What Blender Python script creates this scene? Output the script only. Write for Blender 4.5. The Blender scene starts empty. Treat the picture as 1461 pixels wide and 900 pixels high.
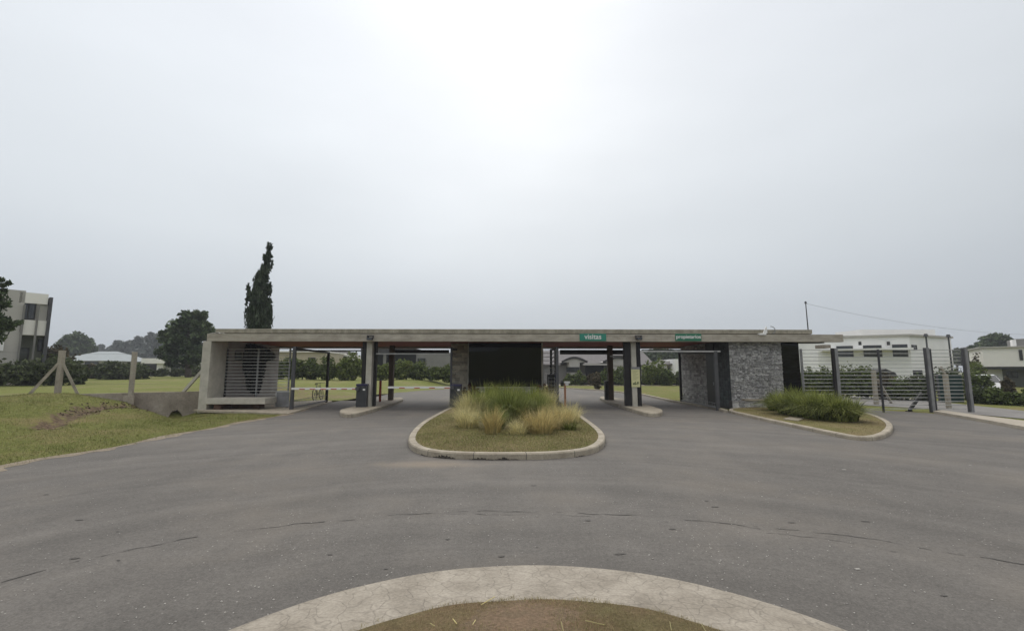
import bpy, math, random
import numpy as np
from mathutils import Vector, Matrix
from mathutils.geometry import tessellate_polygon

S = bpy.context.scene
C = S.collection
R = math.radians
random.seed(7)

# ------------------------------------------------------------------ camera
EYE = 1.65
FPX = 660.0
PITCH = math.atan(80 / FPX)
YAW = -math.atan(12 / FPX)
cd = bpy.data.cameras.new('camera')
cam = bpy.data.objects.new('camera', cd)
C.objects.link(cam)
cam.location = (0, 0, EYE)
cam.rotation_euler = (math.pi / 2 + PITCH, 0, YAW)
cd.sensor_width = 36
cd.lens = FPX / 1461 * 36
cd.clip_start = 0.05
cd.clip_end = 5000
S.camera = cam

# ------------------------------------------------------------------ world: overcast sky
SUN_EL, SUN_AZ = R(37), R(2)       # sun behind thin cloud, ahead of the camera
w = bpy.data.worlds.new('World')
S.world = w
w.use_nodes = True
nt = w.node_tree
nt.nodes.clear()
N = nt.nodes.new
L = nt.links.new
out = N('ShaderNodeOutputWorld')
tc = N('ShaderNodeTexCoord')
sep = N('ShaderNodeSeparateXYZ')
L(tc.outputs['Generated'], sep.inputs[0])
ramp = N('ShaderNodeValToRGB')      # cloud deck by height above the horizon
e = ramp.color_ramp.elements
e[0].position = 0.0
e[0].color = (0.425, 0.465, 0.51, 1)
e[1].position = 1.0
e[1].color = (1.75, 1.68, 1.58, 1)
for p, c in ((0.10, (0.44, 0.475, 0.515)), (0.25, (0.555, 0.59, 0.62)), (0.45, (0.635, 0.67, 0.705)), (0.64, (0.68, 0.71, 0.755)), (0.8, (1.22, 1.19, 1.15))):
    k = e.new(p)
    k.color = (*c, 1)
L(sep.outputs['Z'], ramp.inputs[0])
sd = Vector((math.sin(SUN_AZ) * math.cos(SUN_EL), math.cos(SUN_AZ) * math.cos(SUN_EL), math.sin(SUN_EL)))
dot = N('ShaderNodeVectorMath')
dot.operation = 'DOT_PRODUCT'
L(tc.outputs['Generated'], dot.inputs[0])
dot.inputs[1].default_value = sd
noise = N('ShaderNodeTexNoise')
noise.inputs['Scale'].default_value = 1.7
noise.inputs['Detail'].default_value = 4
noise.inputs['Roughness'].default_value = 0.45
mp = N('ShaderNodeMapping')
mp.inputs['Scale'].default_value = (1, 1, 2.6)
L(tc.outputs['Generated'], mp.inputs[0])
L(mp.outputs[0], noise.inputs['Vector'])
add = N('ShaderNodeMath')
add.operation = 'MULTIPLY_ADD'
L(noise.outputs['Fac'], add.inputs[0])
add.inputs[1].default_value = 0.055
dsub = N('ShaderNodeMath'); dsub.operation = 'SUBTRACT'; L(dot.outputs['Value'], dsub.inputs[0]); dsub.inputs[1].default_value = 0.045
L(dsub.outputs[0], add.inputs[2])
gl = N('ShaderNodeValToRGB')        # sun glow through the cloud
gl.color_ramp.interpolation = 'B_SPLINE'
e = gl.color_ramp.elements
e[0].position = 0.55
e[0].color = (0, 0, 0, 1)
e[1].position = 1.0
e[1].color = (0.25, 0.245, 0.235, 1)
k = e.new(0.72); k.color = (0.035, 0.035, 0.033, 1)
k = e.new(0.86); k.color = (0.055, 0.054, 0.051, 1)
k = e.new(0.94); k.color = (0.115, 0.113, 0.108, 1)
L(add.outputs[0], gl.inputs[0])
ad = N('ShaderNodeMixRGB')
ad.blend_type = 'ADD'
ad.inputs[0].default_value = 1
L(ramp.outputs[0], ad.inputs[1])
L(gl.outputs[0], ad.inputs[2])
cl = N('ShaderNodeMath')
cl.operation = 'MULTIPLY_ADD'
L(noise.outputs['Fac'], cl.inputs[0])
cl.inputs[1].default_value = 0.22
lr = N('ShaderNodeMath'); lr.operation = 'MULTIPLY_ADD'; L(sep.outputs['X'], lr.inputs[0]); lr.inputs[1].default_value = -0.10; lr.inputs[2].default_value = 0.89; L(lr.outputs[0], cl.inputs[2])
mu = N('ShaderNodeVectorMath')
mu.operation = 'SCALE'
L(ad.outputs[0], mu.inputs[0])
L(cl.outputs[0], mu.inputs['Scale'])
sky = N('ShaderNodeTexSky')
sky.sky_type = 'NISHITA'
sky.sun_disc = False
sky.sun_elevation = SUN_EL
sky.sun_rotation = SUN_AZ
b1 = N('ShaderNodeBackground')
b1.inputs[1].default_value = 0.004
L(sky.outputs[0], b1.inputs[0])
b2 = N('ShaderNodeBackground')
L(mu.outputs[0], b2.inputs[0])
b2.inputs[1].default_value = 1.0
ash = N('ShaderNodeAddShader')
L(b1.outputs[0], ash.inputs[0])
L(b2.outputs[0], ash.inputs[1])
L(ash.outputs[0], out.inputs[0])

# ------------------------------------------------------------------ sun (soft, through cloud)
sl = bpy.data.lights.new('sun', 'SUN')
sl.energy = 0.6
sl.angle = R(28)
sl.color = (1.0, 0.97, 0.92)
so = bpy.data.objects.new('sun', sl)
C.objects.link(so)
so.rotation_euler = (-sd).to_track_quat('-Z', 'Y').to_euler()

vs = S.view_settings
vs.view_transform = 'Standard'
vs.look = 'None'
vs.gamma = 1
vs.use_curve_mapping = False
vs.exposure = 0.2

# ------------------------------------------------------------------ pixel rays -> world points
cam_m = cam.rotation_euler.to_matrix()
def ray(px, py):
    return cam_m @ Vector(((px - 730.5) / FPX, (450 - py) / FPX, -1))
def W(px, py, Y):
    d = ray(px, py)
    return Vector((d.x * Y / d.y, Y, EYE + d.z * Y / d.y))
def G(px, py, h=0.0):
    d = ray(px, py)
    t = (h - EYE) / d.z
    return Vector((d.x * t, d.y * t, h))

# ------------------------------------------------------------------ mesh helpers
class MB:
    def __init__(s):
        s.v = []; s.f = []; s.m = []; s.cur = 0
    def add(s, vs_, fs):
        n = len(s.v)
        s.v += [tuple(p) for p in vs_]
        s.f += [tuple(i + n for i in f) for f in fs]
        s.m += [s.cur] * len(fs)
        return s
    def box(s, x0, x1, y0, y1, z0, z1):
        vs_ = [(x, y, z) for z in (z0, z1) for y in (y0, y1) for x in (x0, x1)]
        return s.add(vs_, [(0, 2, 3, 1), (4, 5, 7, 6), (0, 1, 5, 4), (1, 3, 7, 5), (3, 2, 6, 7), (2, 0, 4, 6)])
    def cyl(s, p0, p1, r0, r1=None, n=10):
        p0 = Vector(p0); p1 = Vector(p1)
        r1 = r0 if r1 is None else r1
        a = (p1 - p0).normalized()
        u = a.orthogonal().normalized(); v = a.cross(u)
        vs_ = []
        for p, r in ((p0, r0), (p1, r1)):
            for i in range(n):
                t = 2 * math.pi * i / n
                vs_.append(p + (u * math.cos(t) + v * math.sin(t)) * r)
        fs = [(i, (i + 1) % n, n + (i + 1) % n, n + i) for i in range(n)]
        fs += [tuple(range(n))[::-1], tuple(range(n, 2 * n))]
        return s.add(vs_, fs)
    def beam(s, p0, p1, w_, h_, up=(0, 0, 1)):
        p0 = Vector(p0); p1 = Vector(p1)
        a = (p1 - p0).normalized()
        u = a.cross(Vector(up))
        if u.length < 1e-4:
            u = a.cross(Vector((0, 1, 0)))
        u.normalize(); v = u.cross(a)
        vs_ = [p + u * (sx * w_ / 2) + v * (sz * h_ / 2) for p in (p0, p1) for sx, sz in ((-1, -1), (1, -1), (1, 1), (-1, 1))]
        return s.add(vs_, [(0, 1, 2, 3), (7, 6, 5, 4), (0, 4, 5, 1), (1, 5, 6, 2), (2, 6, 7, 3), (3, 7, 4, 0)])
    def torus(s, c, ax, Rr, r, n=24, k=6):
        c = Vector(c); ax = Vector(ax).normalized()
        u = ax.orthogonal().normalized(); v = ax.cross(u)
        vs_ = []
        for i in range(n):
            t = 2 * math.pi * i / n
            d = u * math.cos(t) + v * math.sin(t)
            for j in range(k):
                q = 2 * math.pi * j / k
                vs_.append(c + d * (Rr + r * math.cos(q)) + ax * r * math.sin(q))
        fs = [(i * k + j, ((i + 1) % n) * k + j, ((i + 1) % n) * k + (j + 1) % k, i * k + (j + 1) % k) for i in range(n) for j in range(k)]
        return s.add(vs_, fs)
    def prism(s, poly, z0, z1):
        n = len(poly)
        vs_ = [(p[0], p[1], z0) for p in poly] + [(p[0], p[1], z1) for p in poly]
        fs = [(i, (i + 1) % n, n + (i + 1) % n, n + i) for i in range(n)]
        tri = tessellate_polygon([[Vector((p[0], p[1], 0)) for p in poly]])
        fs += [(a, b, c) for a, b, c in tri] + [(a + n, b + n, c + n) for a, b, c in tri]
        return s.add(vs_, fs)
    def sheet(s, poly, z):
        tri = tessellate_polygon([[Vector((p[0], p[1], 0)) for p in poly]])
        return s.add([(p[0], p[1], z) for p in poly], tri)

def smooth_closed(pts, it=2):
    for _ in range(it):
        q = []
        n = len(pts)
        for i in range(n):
            a = Vector(pts[i][:2]); b = Vector(pts[(i + 1) % n][:2])
            q.append(a * .75 + b * .25); q.append(a * .25 + b * .75)
        pts = q
    return pts
def inset(pts, d):
    n = len(pts)
    P = [Vector(p[:2]) for p in pts]
    area = sum(P[i].x * P[(i + 1) % n].y - P[(i + 1) % n].x * P[i].y for i in range(n))
    sg = 1 if area > 0 else -1
    o = []
    for i in range(n):
        t = (P[(i + 1) % n] - P[i - 1]).normalized()
        o.append(P[i] + Vector((-t.y, t.x)) * sg * d)
    return o

ORG = {}
def tag(o, label=None, cat=None, group=None, kind=None):
    if label: o['label'] = label
    if cat: o['category'] = cat
    if group: o['group'] = group
    if kind: o['kind'] = kind
    return o
def thing(name, label, cat, loc=(0, 0, 0), group=None):
    o = bpy.data.objects.new(name, None)
    o.empty_display_size = 0.3
    C.objects.link(o)
    o.location = loc
    ORG[o] = Vector(loc)
    return tag(o, label, cat, group)
def link(name, me, parent=None):
    o = bpy.data.objects.new(name, me)
    C.objects.link(o)
    if parent is not None:
        o.parent = parent
        ORG[o] = ORG[parent]
    return o
def part(name, mb, mat, parent=None, bevel=0, smooth=False, loc=None):
    """one mesh object; vertices are given in world space and stored relative to the thing's origin"""
    org = ORG[parent] if parent is not None else Vector(loc or (0, 0, 0))
    me = bpy.data.meshes.new(name)
    me.from_pydata([(v[0] - org.x, v[1] - org.y, v[2] - org.z) for v in mb.v], [], mb.f)
    mats = mat if isinstance(mat, (list, tuple)) else [mat]
    for m_ in mats: me.materials.append(m_)
    if len(mats) > 1: me.polygons.foreach_set('material_index', mb.m)
    import bmesh
    bm = bmesh.new(); bm.from_mesh(me); bmesh.ops.recalc_face_normals(bm, faces=bm.faces); bm.to_mesh(me); bm.free()
    if smooth: me.polygons.foreach_set('use_smooth', [True] * len(me.polygons))
    me.update()
    o = link(name, me, parent)
    if parent is None:
        o.location = org
        ORG[o] = org
    if bevel:
        b = o.modifiers.new('bevel', 'BEVEL'); b.width = bevel; b.segments = 2; b.limit_method = 'ANGLE'
    return o
def np_mesh(name, V, F, mat, parent=None, loc=None, smooth=False):
    org = ORG[parent] if parent is not None else Vector(loc or (0, 0, 0))
    V = np.asarray(V, dtype=np.float32) - np.array(org, dtype=np.float32)
    F = np.asarray(F, dtype=np.int32)
    me = bpy.data.meshes.new(name)
    k = F.shape[1]
    me.vertices.add(len(V)); me.vertices.foreach_set('co', V.ravel())
    me.loops.add(F.size); me.loops.foreach_set('vertex_index', F.ravel())
    me.polygons.add(len(F))
    me.polygons.foreach_set('loop_start', np.arange(0, F.size, k, dtype=np.int32))
    if smooth: me.polygons.foreach_set('use_smooth', np.ones(len(F), dtype=bool))
    me.update(calc_edges=True)
    me.materials.append(mat)
    o = link(name, me, parent)
    if parent is None:
        o.location = org; ORG[o] = org
    return o
def dup(root, loc, rz=0, sc=1, label=None):
    r = root.copy(); C.objects.link(r)
    r.location = loc; r.rotation_euler = (0, 0, rz)
    r.scale = (sc, sc, sc) if not isinstance(sc, (tuple, list)) else sc
    if label: r['label'] = label
    for ch in list(root.children):
        c = ch.copy(); C.objects.link(c); c.parent = r
        for g in list(ch.children):
            d = g.copy(); C.objects.link(d); d.parent = c
    return r

# ------------------------------------------------------------------ materials
def mat(name, col, rough=0.8, var=0.15, scale=4.0, bump=0.2, bscale=None, metal=0, col2=None, spec=0.3, stretch=None, island=0, detail=6, fine=0.0):
    m = bpy.data.materials.new(name)
    m.use_nodes = True
    t = m.node_tree
    bs = t.nodes['Principled BSDF']
    bs.inputs['Roughness'].default_value = rough
    bs.inputs['Metallic'].default_value = metal
    bs.inputs['Specular IOR Level'].default_value = spec
    nn = t.nodes.new; ll = t.links.new
    tc_ = nn('ShaderNodeTexCoord')
    vec = tc_.outputs['Object']
    if stretch:
        mp_ = nn('ShaderNodeMapping'); mp_.inputs['Scale'].default_value = stretch
        ll(vec, mp_.inputs[0]); vec = mp_.outputs[0]
    no = nn('ShaderNodeTexNoise'); no.inputs['Scale'].default_value = scale; no.inputs['Detail'].default_value = detail
    no.inputs['Roughness'].default_value = 0.6
    ll(vec, no.inputs['Vector'])
    mx = nn('ShaderNodeValToRGB')
    c2 = col2 or tuple(min(1, c * (1 + var)) for c in col)
    c1 = tuple(c * (1 - var) for c in col) if not col2 else col
    mx.color_ramp.elements[0].position = 0.32; mx.color_ramp.elements[0].color = (*c1, 1)
    mx.color_ramp.elements[1].position = 0.68; mx.color_ramp.elements[1].color = (*c2, 1)
    ll(no.outputs['Fac'], mx.inputs[0])
    colout = mx.outputs[0]
    if fine:
        n3 = nn('ShaderNodeTexNoise'); n3.inputs['Scale'].default_value = scale * 14; n3.inputs['Detail'].default_value = 3
        ll(vec, n3.inputs['Vector'])
        mr3 = nn('ShaderNodeMapRange'); mr3.inputs[1].default_value = 0.3; mr3.inputs[2].default_value = 0.7
        mr3.inputs[3].default_value = 1 - fine; mr3.inputs[4].default_value = 1 + fine
        ll(n3.outputs['Fac'], mr3.inputs[0])
        hs3 = nn('ShaderNodeVectorMath'); hs3.operation = 'SCALE'
        ll(colout, hs3.inputs[0]); ll(mr3.outputs[0], hs3.inputs['Scale'])
        colout = hs3.outputs[0]
    if island:
        ge = nn('ShaderNodeNewGeometry')
        mr = nn('ShaderNodeMapRange'); mr.inputs[3].default_value = 1 - island; mr.inputs[4].default_value = 1 + island
        ll(ge.outputs['Random Per Island'], mr.inputs[0])
        hs = nn('ShaderNodeVectorMath'); hs.operation = 'SCALE'
        ll(colout, hs.inputs[0]); ll(mr.outputs[0], hs.inputs['Scale'])
        colout = hs.outputs[0]
    ll(colout, bs.inputs['Base Color'])
    if bump:
        n2 = nn('ShaderNodeTexNoise'); n2.inputs['Scale'].default_value = bscale or scale * 8; n2.inputs['Detail'].default_value = 5
        ll(tc_.outputs['Object'], n2.inputs['Vector'])
        bp = nn('ShaderNodeBump'); bp.inputs['Strength'].default_value = bump; bp.inputs['Distance'].default_value = 0.02
        ll(n2.outputs['Fac'], bp.inputs['Height']); ll(bp.outputs[0], bs.inputs['Normal'])
    return m
def leafmat(name, c1, c2, isl=0.35, trans=0.25, oscale=0.8):
    m = mat(name, c1, rough=0.65, col2=c2, scale=oscale, bump=0, island=isl, spec=0.25, detail=3)
    t = m.node_tree; bs = t.nodes['Principled BSDF']
    src = bs.inputs['Base Color'].links[0].from_socket
    tr = t.nodes.new('ShaderNodeBsdfTranslucent'); t.links.new(src, tr.inputs[0])
    ms = t.nodes.new('ShaderNodeMixShader'); ms.inputs[0].default_value = trans
    o_ = t.nodes['Material Output']
    t.links.new(bs.outputs[0], ms.inputs[1]); t.links.new(tr.outputs[0], ms.inputs[2]); t.links.new(ms.outputs[0], o_.inputs[0])
    return m

M = {}
M['concrete'] = mat('concrete', (0.27, 0.245, 0.20), col2=(0.44, 0.405, 0.34), scale=1.3, bump=0.3, stretch=(1.4, 1.4, 3.5), fine=0.14)
M['concrete_pale'] = mat('concrete_pale', (0.36, 0.34, 0.29), col2=(0.50, 0.475, 0.415), scale=2.5, bump=0.25, fine=0.08)
M['parapet'] = mat('parapet_concrete', (0.20, 0.185, 0.14), col2=(0.37, 0.34, 0.275), scale=1.2, bump=0.3, stretch=(2.2, 1, 1.2), fine=0.2)
M['kerb'] = mat('kerb_concrete', (0.26, 0.225, 0.175), col2=(0.41, 0.365, 0.29), scale=2.6, bump=0.35, fine=0.14)
M['retain'] = mat('stained_concrete', (0.20, 0.17, 0.14), col2=(0.40, 0.355, 0.30), scale=1.1, bump=0.3, stretch=(1.5, 1, 1), fine=0.12)
M['render_grey'] = mat('render_grey', (0.30, 0.28, 0.27), var=0.15, scale=1.5, bump=0.2)
M['soffit'] = mat('soffit_wood', (0.24, 0.05, 0.035), col2=(0.34, 0.075, 0.05), scale=1.5, stretch=(0.4, 4, 1), rough=0.7, bump=0.1)
M['rear_beam'] = mat('rear_beam_concrete', (0.33, 0.29, 0.245), var=0.2, scale=1.4)
M['black_steel'] = mat('black_steel', (0.018, 0.016, 0.017), rough=0.5, var=0.3, bump=0.05)
M['steel'] = mat('grey_steel', (0.19, 0.19, 0.195), rough=0.5, var=0.25, scale=3, bump=0.05, spec=0.5)
M['steel_dark'] = mat('dark_grey_steel', (0.055, 0.055, 0.06), rough=0.5, var=0.25, scale=3, bump=0.05, spec=0.5)
M['rail'] = mat('galvanised_rail', (0.38, 0.38, 0.37), rough=0.5, var=0.2, scale=3, bump=0.05)
M['weathered'] = mat('weathered_concrete', (0.24, 0.215, 0.175), col2=(0.38, 0.345, 0.285), scale=3, bump=0.3, fine=0.15)
M['cabinet'] = mat('cabinet_paint', (0.030, 0.032, 0.036), rough=0.45, var=0.15, bump=0.05, spec=0.5)
M['cabinet_top'] = mat('cabinet_cap', (0.03, 0.028, 0.07), rough=0.4, var=0.15, bump=0.05)
M['white'] = mat('white_paint', (0.72, 0.71, 0.69), rough=0.6, var=0.06, scale=1.5, bump=0.05)
M['white_house'] = mat('white_render', (0.78, 0.775, 0.76), rough=0.9, var=0.05, scale=0.5, bump=0.1)
M['red'] = mat('red_tape', (0.42, 0.05, 0.035), rough=0.5, var=0.2, bump=0)
M['red_post'] = mat('red_paint', (0.28, 0.045, 0.03), rough=0.6, var=0.3, bump=0)
M['orange'] = mat('orange_paint', (0.34, 0.16, 0.09), rough=0.6, var=0.2, bump=0)
M['brown_column'] = mat('brown_column', (0.10, 0.075, 0.055), var=0.25, scale=2, bump=0.2)
M['dark_door'] = mat('dark_door', (0.008, 0.008, 0.010), rough=0.35, var=0.2, bump=0)
M['tile'] = mat('dark_tile', (0.055, 0.065, 0.068), rough=0.6, var=0.3, scale=5, bump=0.1, island=0.35)
M['stone'] = mat('dry_stone', (0.285, 0.28, 0.27), col2=(0.50, 0.49, 0.48), rough=0.85, scale=5, bump=0.6, island=0.38, fine=.12)
M['brick'] = mat('brown_brick', (0.12, 0.07, 0.05), var=0.3, scale=5, bump=0.3)
M['grass_green'] = leafmat('grass_green', (0.135, 0.16, 0.04), (0.23, 0.24, 0.08), 0.4, 0.25)
M['grass_dry'] = leafmat('grass_dry', (0.20, 0.17, 0.08), (0.32, 0.27, 0.14), 0.4, 0.2)
M['straw'] = leafmat('straw_blades', (0.46, 0.41, 0.19), (0.70, 0.64, 0.36), 0.5, 0.4, 1.6)
M['straw_red'] = leafmat('straw_blades_rusty', (0.37, 0.29, 0.11), (0.60, 0.51, 0.25), 0.5, 0.4, 1.6)
M['blade'] = leafmat('green_blades', (0.15, 0.18, 0.035), (0.36, 0.38, 0.12), 0.65, 0.4, 1.6)
M['blade_dark'] = leafmat('dark_blades', (0.10, 0.125, 0.028), (0.24, 0.265, 0.08), 0.65, 0.35, 1.6)
M['cypress'] = leafmat('cypress_leaf', (0.026, 0.042, 0.026), (0.07, 0.09, 0.055), 0.5, 0.15)
M['pine'] = leafmat('pine_leaf', (0.036, 0.06, 0.025), (0.095, 0.125, 0.055), 0.5, 0.2, 0.4)
M['euca'] = leafmat('gum_leaf', (0.085, 0.10, 0.09), (0.15, 0.165, 0.15), 0.4, 0.15, 0.15)  # grey-green gum leaf, paled slightly to carry distance haze in the colour
M['hedge'] = leafmat('hedge_leaf', (0.055, 0.08, 0.02), (0.14, 0.17, 0.05), 0.55, 0.25, 0.5)
M['hedge_bright'] = leafmat('bright_leaf', (0.085, 0.115, 0.022), (0.17, 0.20, 0.055), 0.45, 0.25, 0.4)
M['bush_dark'] = leafmat('dark_bush_leaf', (0.04, 0.055, 0.022), (0.10, 0.12, 0.052), 0.55, 0.2, 0.5)
M['bush_brown'] = leafmat('brown_bush_leaf', (0.06, 0.05, 0.03), (0.11, 0.09, 0.05), 0.5, 0.2, 0.5)
M['red_leaf'] = leafmat('maroon_leaf', (0.05, 0.012, 0.016), (0.12, 0.03, 0.035), 0.4, 0.2)
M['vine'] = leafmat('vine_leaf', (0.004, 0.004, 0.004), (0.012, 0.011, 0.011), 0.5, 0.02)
M['bark'] = mat('bark', (0.09, 0.07, 0.055), var=0.3, scale=6, bump=0.6)
M['glass_dark'] = mat('tinted_glass', (0.002, 0.002, 0.003), rough=0.03, var=0.1, bump=0, spec=0.22)
M['window'] = mat('window_glass', (0.03, 0.035, 0.04), rough=0.08, var=0.3, scale=0.6, bump=0, spec=0.6)
M['frame_dark'] = mat('window_frame', (0.03, 0.03, 0.032), rough=0.5, var=0.1, bump=0)
M['house_grey'] = mat('grey_render', (0.20, 0.195, 0.185), var=0.12, scale=0.6, bump=0.1)
M['house_warm'] = mat('warm_grey_render', (0.42, 0.405, 0.375), var=0.08, scale=0.6, bump=0.1)
M['house_white'] = mat('offwhite_render', (0.76, 0.74, 0.69), var=0.06, scale=0.6, bump=0.1)
M['house_green'] = mat('green_grey_render', (0.17, 0.175, 0.14), var=0.12, scale=0.6, bump=0.1)
M['cream'] = mat('cream_render', (0.42, 0.37, 0.27), var=0.1, scale=0.4, bump=0.1)
M['roof_pale'] = mat('pale_sheet_roof', (0.33, 0.36, 0.37), var=0.1, scale=1, bump=0.2, stretch=(6, 1, 1))
M['roof_grey'] = mat('grey_sheet_roof', (0.15, 0.14, 0.14), var=0.12, scale=1, bump=0.2, stretch=(6, 1, 1))
M['dark_wall'] = mat('dark_wall', (0.045, 0.043, 0.045), var=0.2, scale=1)
M['sign_green'] = mat('sign_teal', (0.035, 0.22, 0.16), rough=0.4, var=0.08, bump=0)
M['sign_green2'] = mat('sign_green', (0.018, 0.155, 0.09), rough=0.4, var=0.08, bump=0)
M['sign_yellow'] = mat('sign_yellow', (0.60, 0.58, 0.32), rough=0.5, var=0.05, bump=0)
M['sign_ink'] = mat('sign_ink', (0.09, 0.12, 0.05), rough=0.5, var=0.3, bump=0)
M['ink_faint'] = mat('sign_faint_ink', (0.34, 0.34, 0.19), rough=0.5, var=0.2, bump=0)
M['green_mesh'] = mat('shade_cloth', (0.012, 0.032, 0.030), var=0.3, scale=3, bump=0.2)
M['rubber'] = mat('rubber', (0.02, 0.02, 0.02), rough=0.7, var=0.2, bump=0)
M['car_white'] = mat('car_paint', (0.6, 0.6, 0.6), rough=0.3, var=0.03, bump=0, spec=0.6)
M['wire'] = mat('wire', (0.12, 0.12, 0.12), rough=0.6, var=0.1, bump=0)
M['cable'] = mat('cable', (0.28, 0.28, 0.30), rough=0.6, var=0.1, bump=0)
M['blue'] = mat('blue_paint', (0.02, 0.03, 0.09), rough=0.5, var=0.2, bump=0)
M['tyre_dark'] = mat('crack_filler', (0.082, 0.076, 0.070), rough=0.85, var=0.3, scale=8, bump=0.1)
M['debris'] = mat('debris', (0.42, 0.40, 0.37), rough=0.8, var=0.3, scale=8, bump=0.1)

# asphalt: worn, with tyre bands round the traffic circle, pale aggregate and dust
RC = Vector((0.12, 0.8))     # centre of the traffic circle
def asphalt():
    m = bpy.data.materials.new('asphalt'); m.use_nodes = True
    t = m.node_tree; bs = t.nodes['Principled BSDF']; nn = t.nodes.new; ll = t.links.new
    bs.inputs['Roughness'].default_value = 0.82
    bs.inputs['Specular IOR Level'].default_value = 0.25
    ge = nn('ShaderNodeNewGeometry')
    def noise_(sc, de=5, ro=0.6, vec=None):
        n_ = nn('ShaderNodeTexNoise'); n_.inputs['Scale'].default_value = sc; n_.inputs['Detail'].default_value = de; n_.inputs['Roughness'].default_value = ro
        ll(vec or ge.outputs['Position'], n_.inputs['Vector']); return n_.outputs['Fac']
    def mr(src, a, b, c, d):
        x = nn('ShaderNodeMapRange'); ll(src, x.inputs[0])
        for i, v in enumerate((a, b, c, d)): x.inputs[i + 1].default_value = v
        return x.outputs[0]
    def mul(a, b):
        x = nn('ShaderNodeMath'); x.operation = 'MULTIPLY'; ll(a, x.inputs[0]); ll(b, x.inputs[1]); return x.outputs[0]
    big = mr(noise_(0.22, 4), 0.3, 0.7, 0.88, 1.12)
    mid = mr(noise_(2.2, 5), 0.3, 0.7, 0.93, 1.07)
    fine = mul(mr(noise_(60, 3, 0.75), 0.3, 0.7, 0.74, 1.26), mul(mr(noise_(22, 4, 0.8), 0.32, 0.68, 0.80, 1.20), mr(noise_(7, 4, 0.6), 0.3, 0.7, 0.95, 1.05)))
    # concentric tyre bands
    mp_ = nn('ShaderNodeVectorMath'); mp_.operation = 'SUBTRACT'; ll(ge.outputs['Position'], mp_.inputs[0]); mp_.inputs[1].default_value = (RC.x, RC.y, 0)
    le = nn('ShaderNodeVectorMath'); le.operation = 'LENGTH'; ll(mp_.outputs[0], le.inputs[0])
    wob = nn('ShaderNodeMath'); wob.operation = 'MULTIPLY_ADD'; ll(noise_(0.35, 3), wob.inputs[0]); wob.inputs[1].default_value = 1.2; ll(le.outputs['Value'], wob.inputs[2])
    cx = nn('ShaderNodeCombineXYZ'); ll(wob.outputs[0], cx.inputs[0])
    bands = mr(noise_(1.6, 4, 0.55, cx.outputs[0]), 0.3, 0.7, 0.82, 1.16)
    f = mul(mul(mul(big, mid), fine), bands)
    # lane wear toward the gates: streaks that run along Y
    st = nn('ShaderNodeMapping'); st.inputs['Scale'].default_value = (1.1, 0.06, 1); ll(ge.outputs['Position'], st.inputs[0])
    f = mul(f, mr(noise_(1.2, 4, 0.55, st.outputs[0]), 0.3, 0.7, 0.93, 1.07))
    # pale stones
    vo = nn('ShaderNodeTexVoronoi'); vo.inputs['Scale'].default_value = 26; ll(ge.outputs['Position'], vo.inputs['Vector'])
    sepc = nn('ShaderNodeSeparateColor'); ll(vo.outputs['Color'], sepc.inputs[0])
    pick = nn('ShaderNodeMath'); pick.operation = 'GREATER_THAN'; ll(sepc.outputs[0], pick.inputs[0]); pick.inputs[1].default_value = 0.80
    near = nn('ShaderNodeMath'); near.operation = 'LESS_THAN'; ll(vo.outputs['Distance'], near.inputs[0]); near.inputs[1].default_value = 0.17
    patch = mr(noise_(0.7, 3), 0.42, 0.62, 0.0, 1.0)
    spk = mul(mul(pick.outputs[0], near.outputs[0]), patch)
    col = nn('ShaderNodeVectorMath'); col.operation = 'SCALE'; col.inputs[0].default_value = (0.130, 0.1205, 0.110); ll(f, col.inputs['Scale'])
    # dust, browner, in patches
    du = nn('ShaderNodeMixRGB'); ll(mr(noise_(0.45, 5), 0.48, 0.72, 0, 0.42), du.inputs[0]); ll(col.outputs[0], du.inputs[1]); du.inputs[2].default_value = (0.19, 0.165, 0.135, 1)
    # sand drift in front of the island kerb
    sb = nn('ShaderNodeVectorMath'); sb.operation = 'SUBTRACT'; ll(ge.outputs['Position'], sb.inputs[0]); p = G(610, 662); sb.inputs[1].default_value = (p.x, p.y, 0)
    sm = nn('ShaderNodeVectorMath'); sm.operation = 'MULTIPLY'; ll(sb.outputs[0], sm.inputs[0]); sm.inputs[1].default_value = (0.9, 2.6, 0)
    sn = nn('ShaderNodeVectorMath'); sn.operation = 'LENGTH'; ll(sm.outputs[0], sn.inputs[0])
    sa = nn('ShaderNodeMath'); sa.operation = 'MULTIPLY_ADD'; ll(noise_(3, 4), sa.inputs[0]); sa.inputs[1].default_value = 1.1; ll(sn.outputs['Value'], sa.inputs[2])
    d2 = nn('ShaderNodeMixRGB'); ll(mr(sa.outputs[0], 0.7, 1.7, 0.6, 0.0), d2.inputs[0]); ll(du.outputs[0], d2.inputs[1]); d2.inputs[2].default_value = (0.25, 0.205, 0.155, 1)
    sx = nn('ShaderNodeMixRGB'); ll(spk, sx.inputs[0]); ll(d2.outputs[0], sx.inputs[1]); sx.inputs[2].default_value = (0.42, 0.40, 0.37, 1)
    ll(sx.outputs[0], bs.inputs['Base Color'])
    bp = nn('ShaderNodeBump'); bp.inputs['Strength'].default_value = 0.35; bp.inputs['Distance'].default_value = 0.01
    ll(noise_(90, 3), bp.inputs['Height']); ll(bp.outputs[0], bs.inputs['Normal'])
    return m
M['asphalt'] = asphalt()

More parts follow.
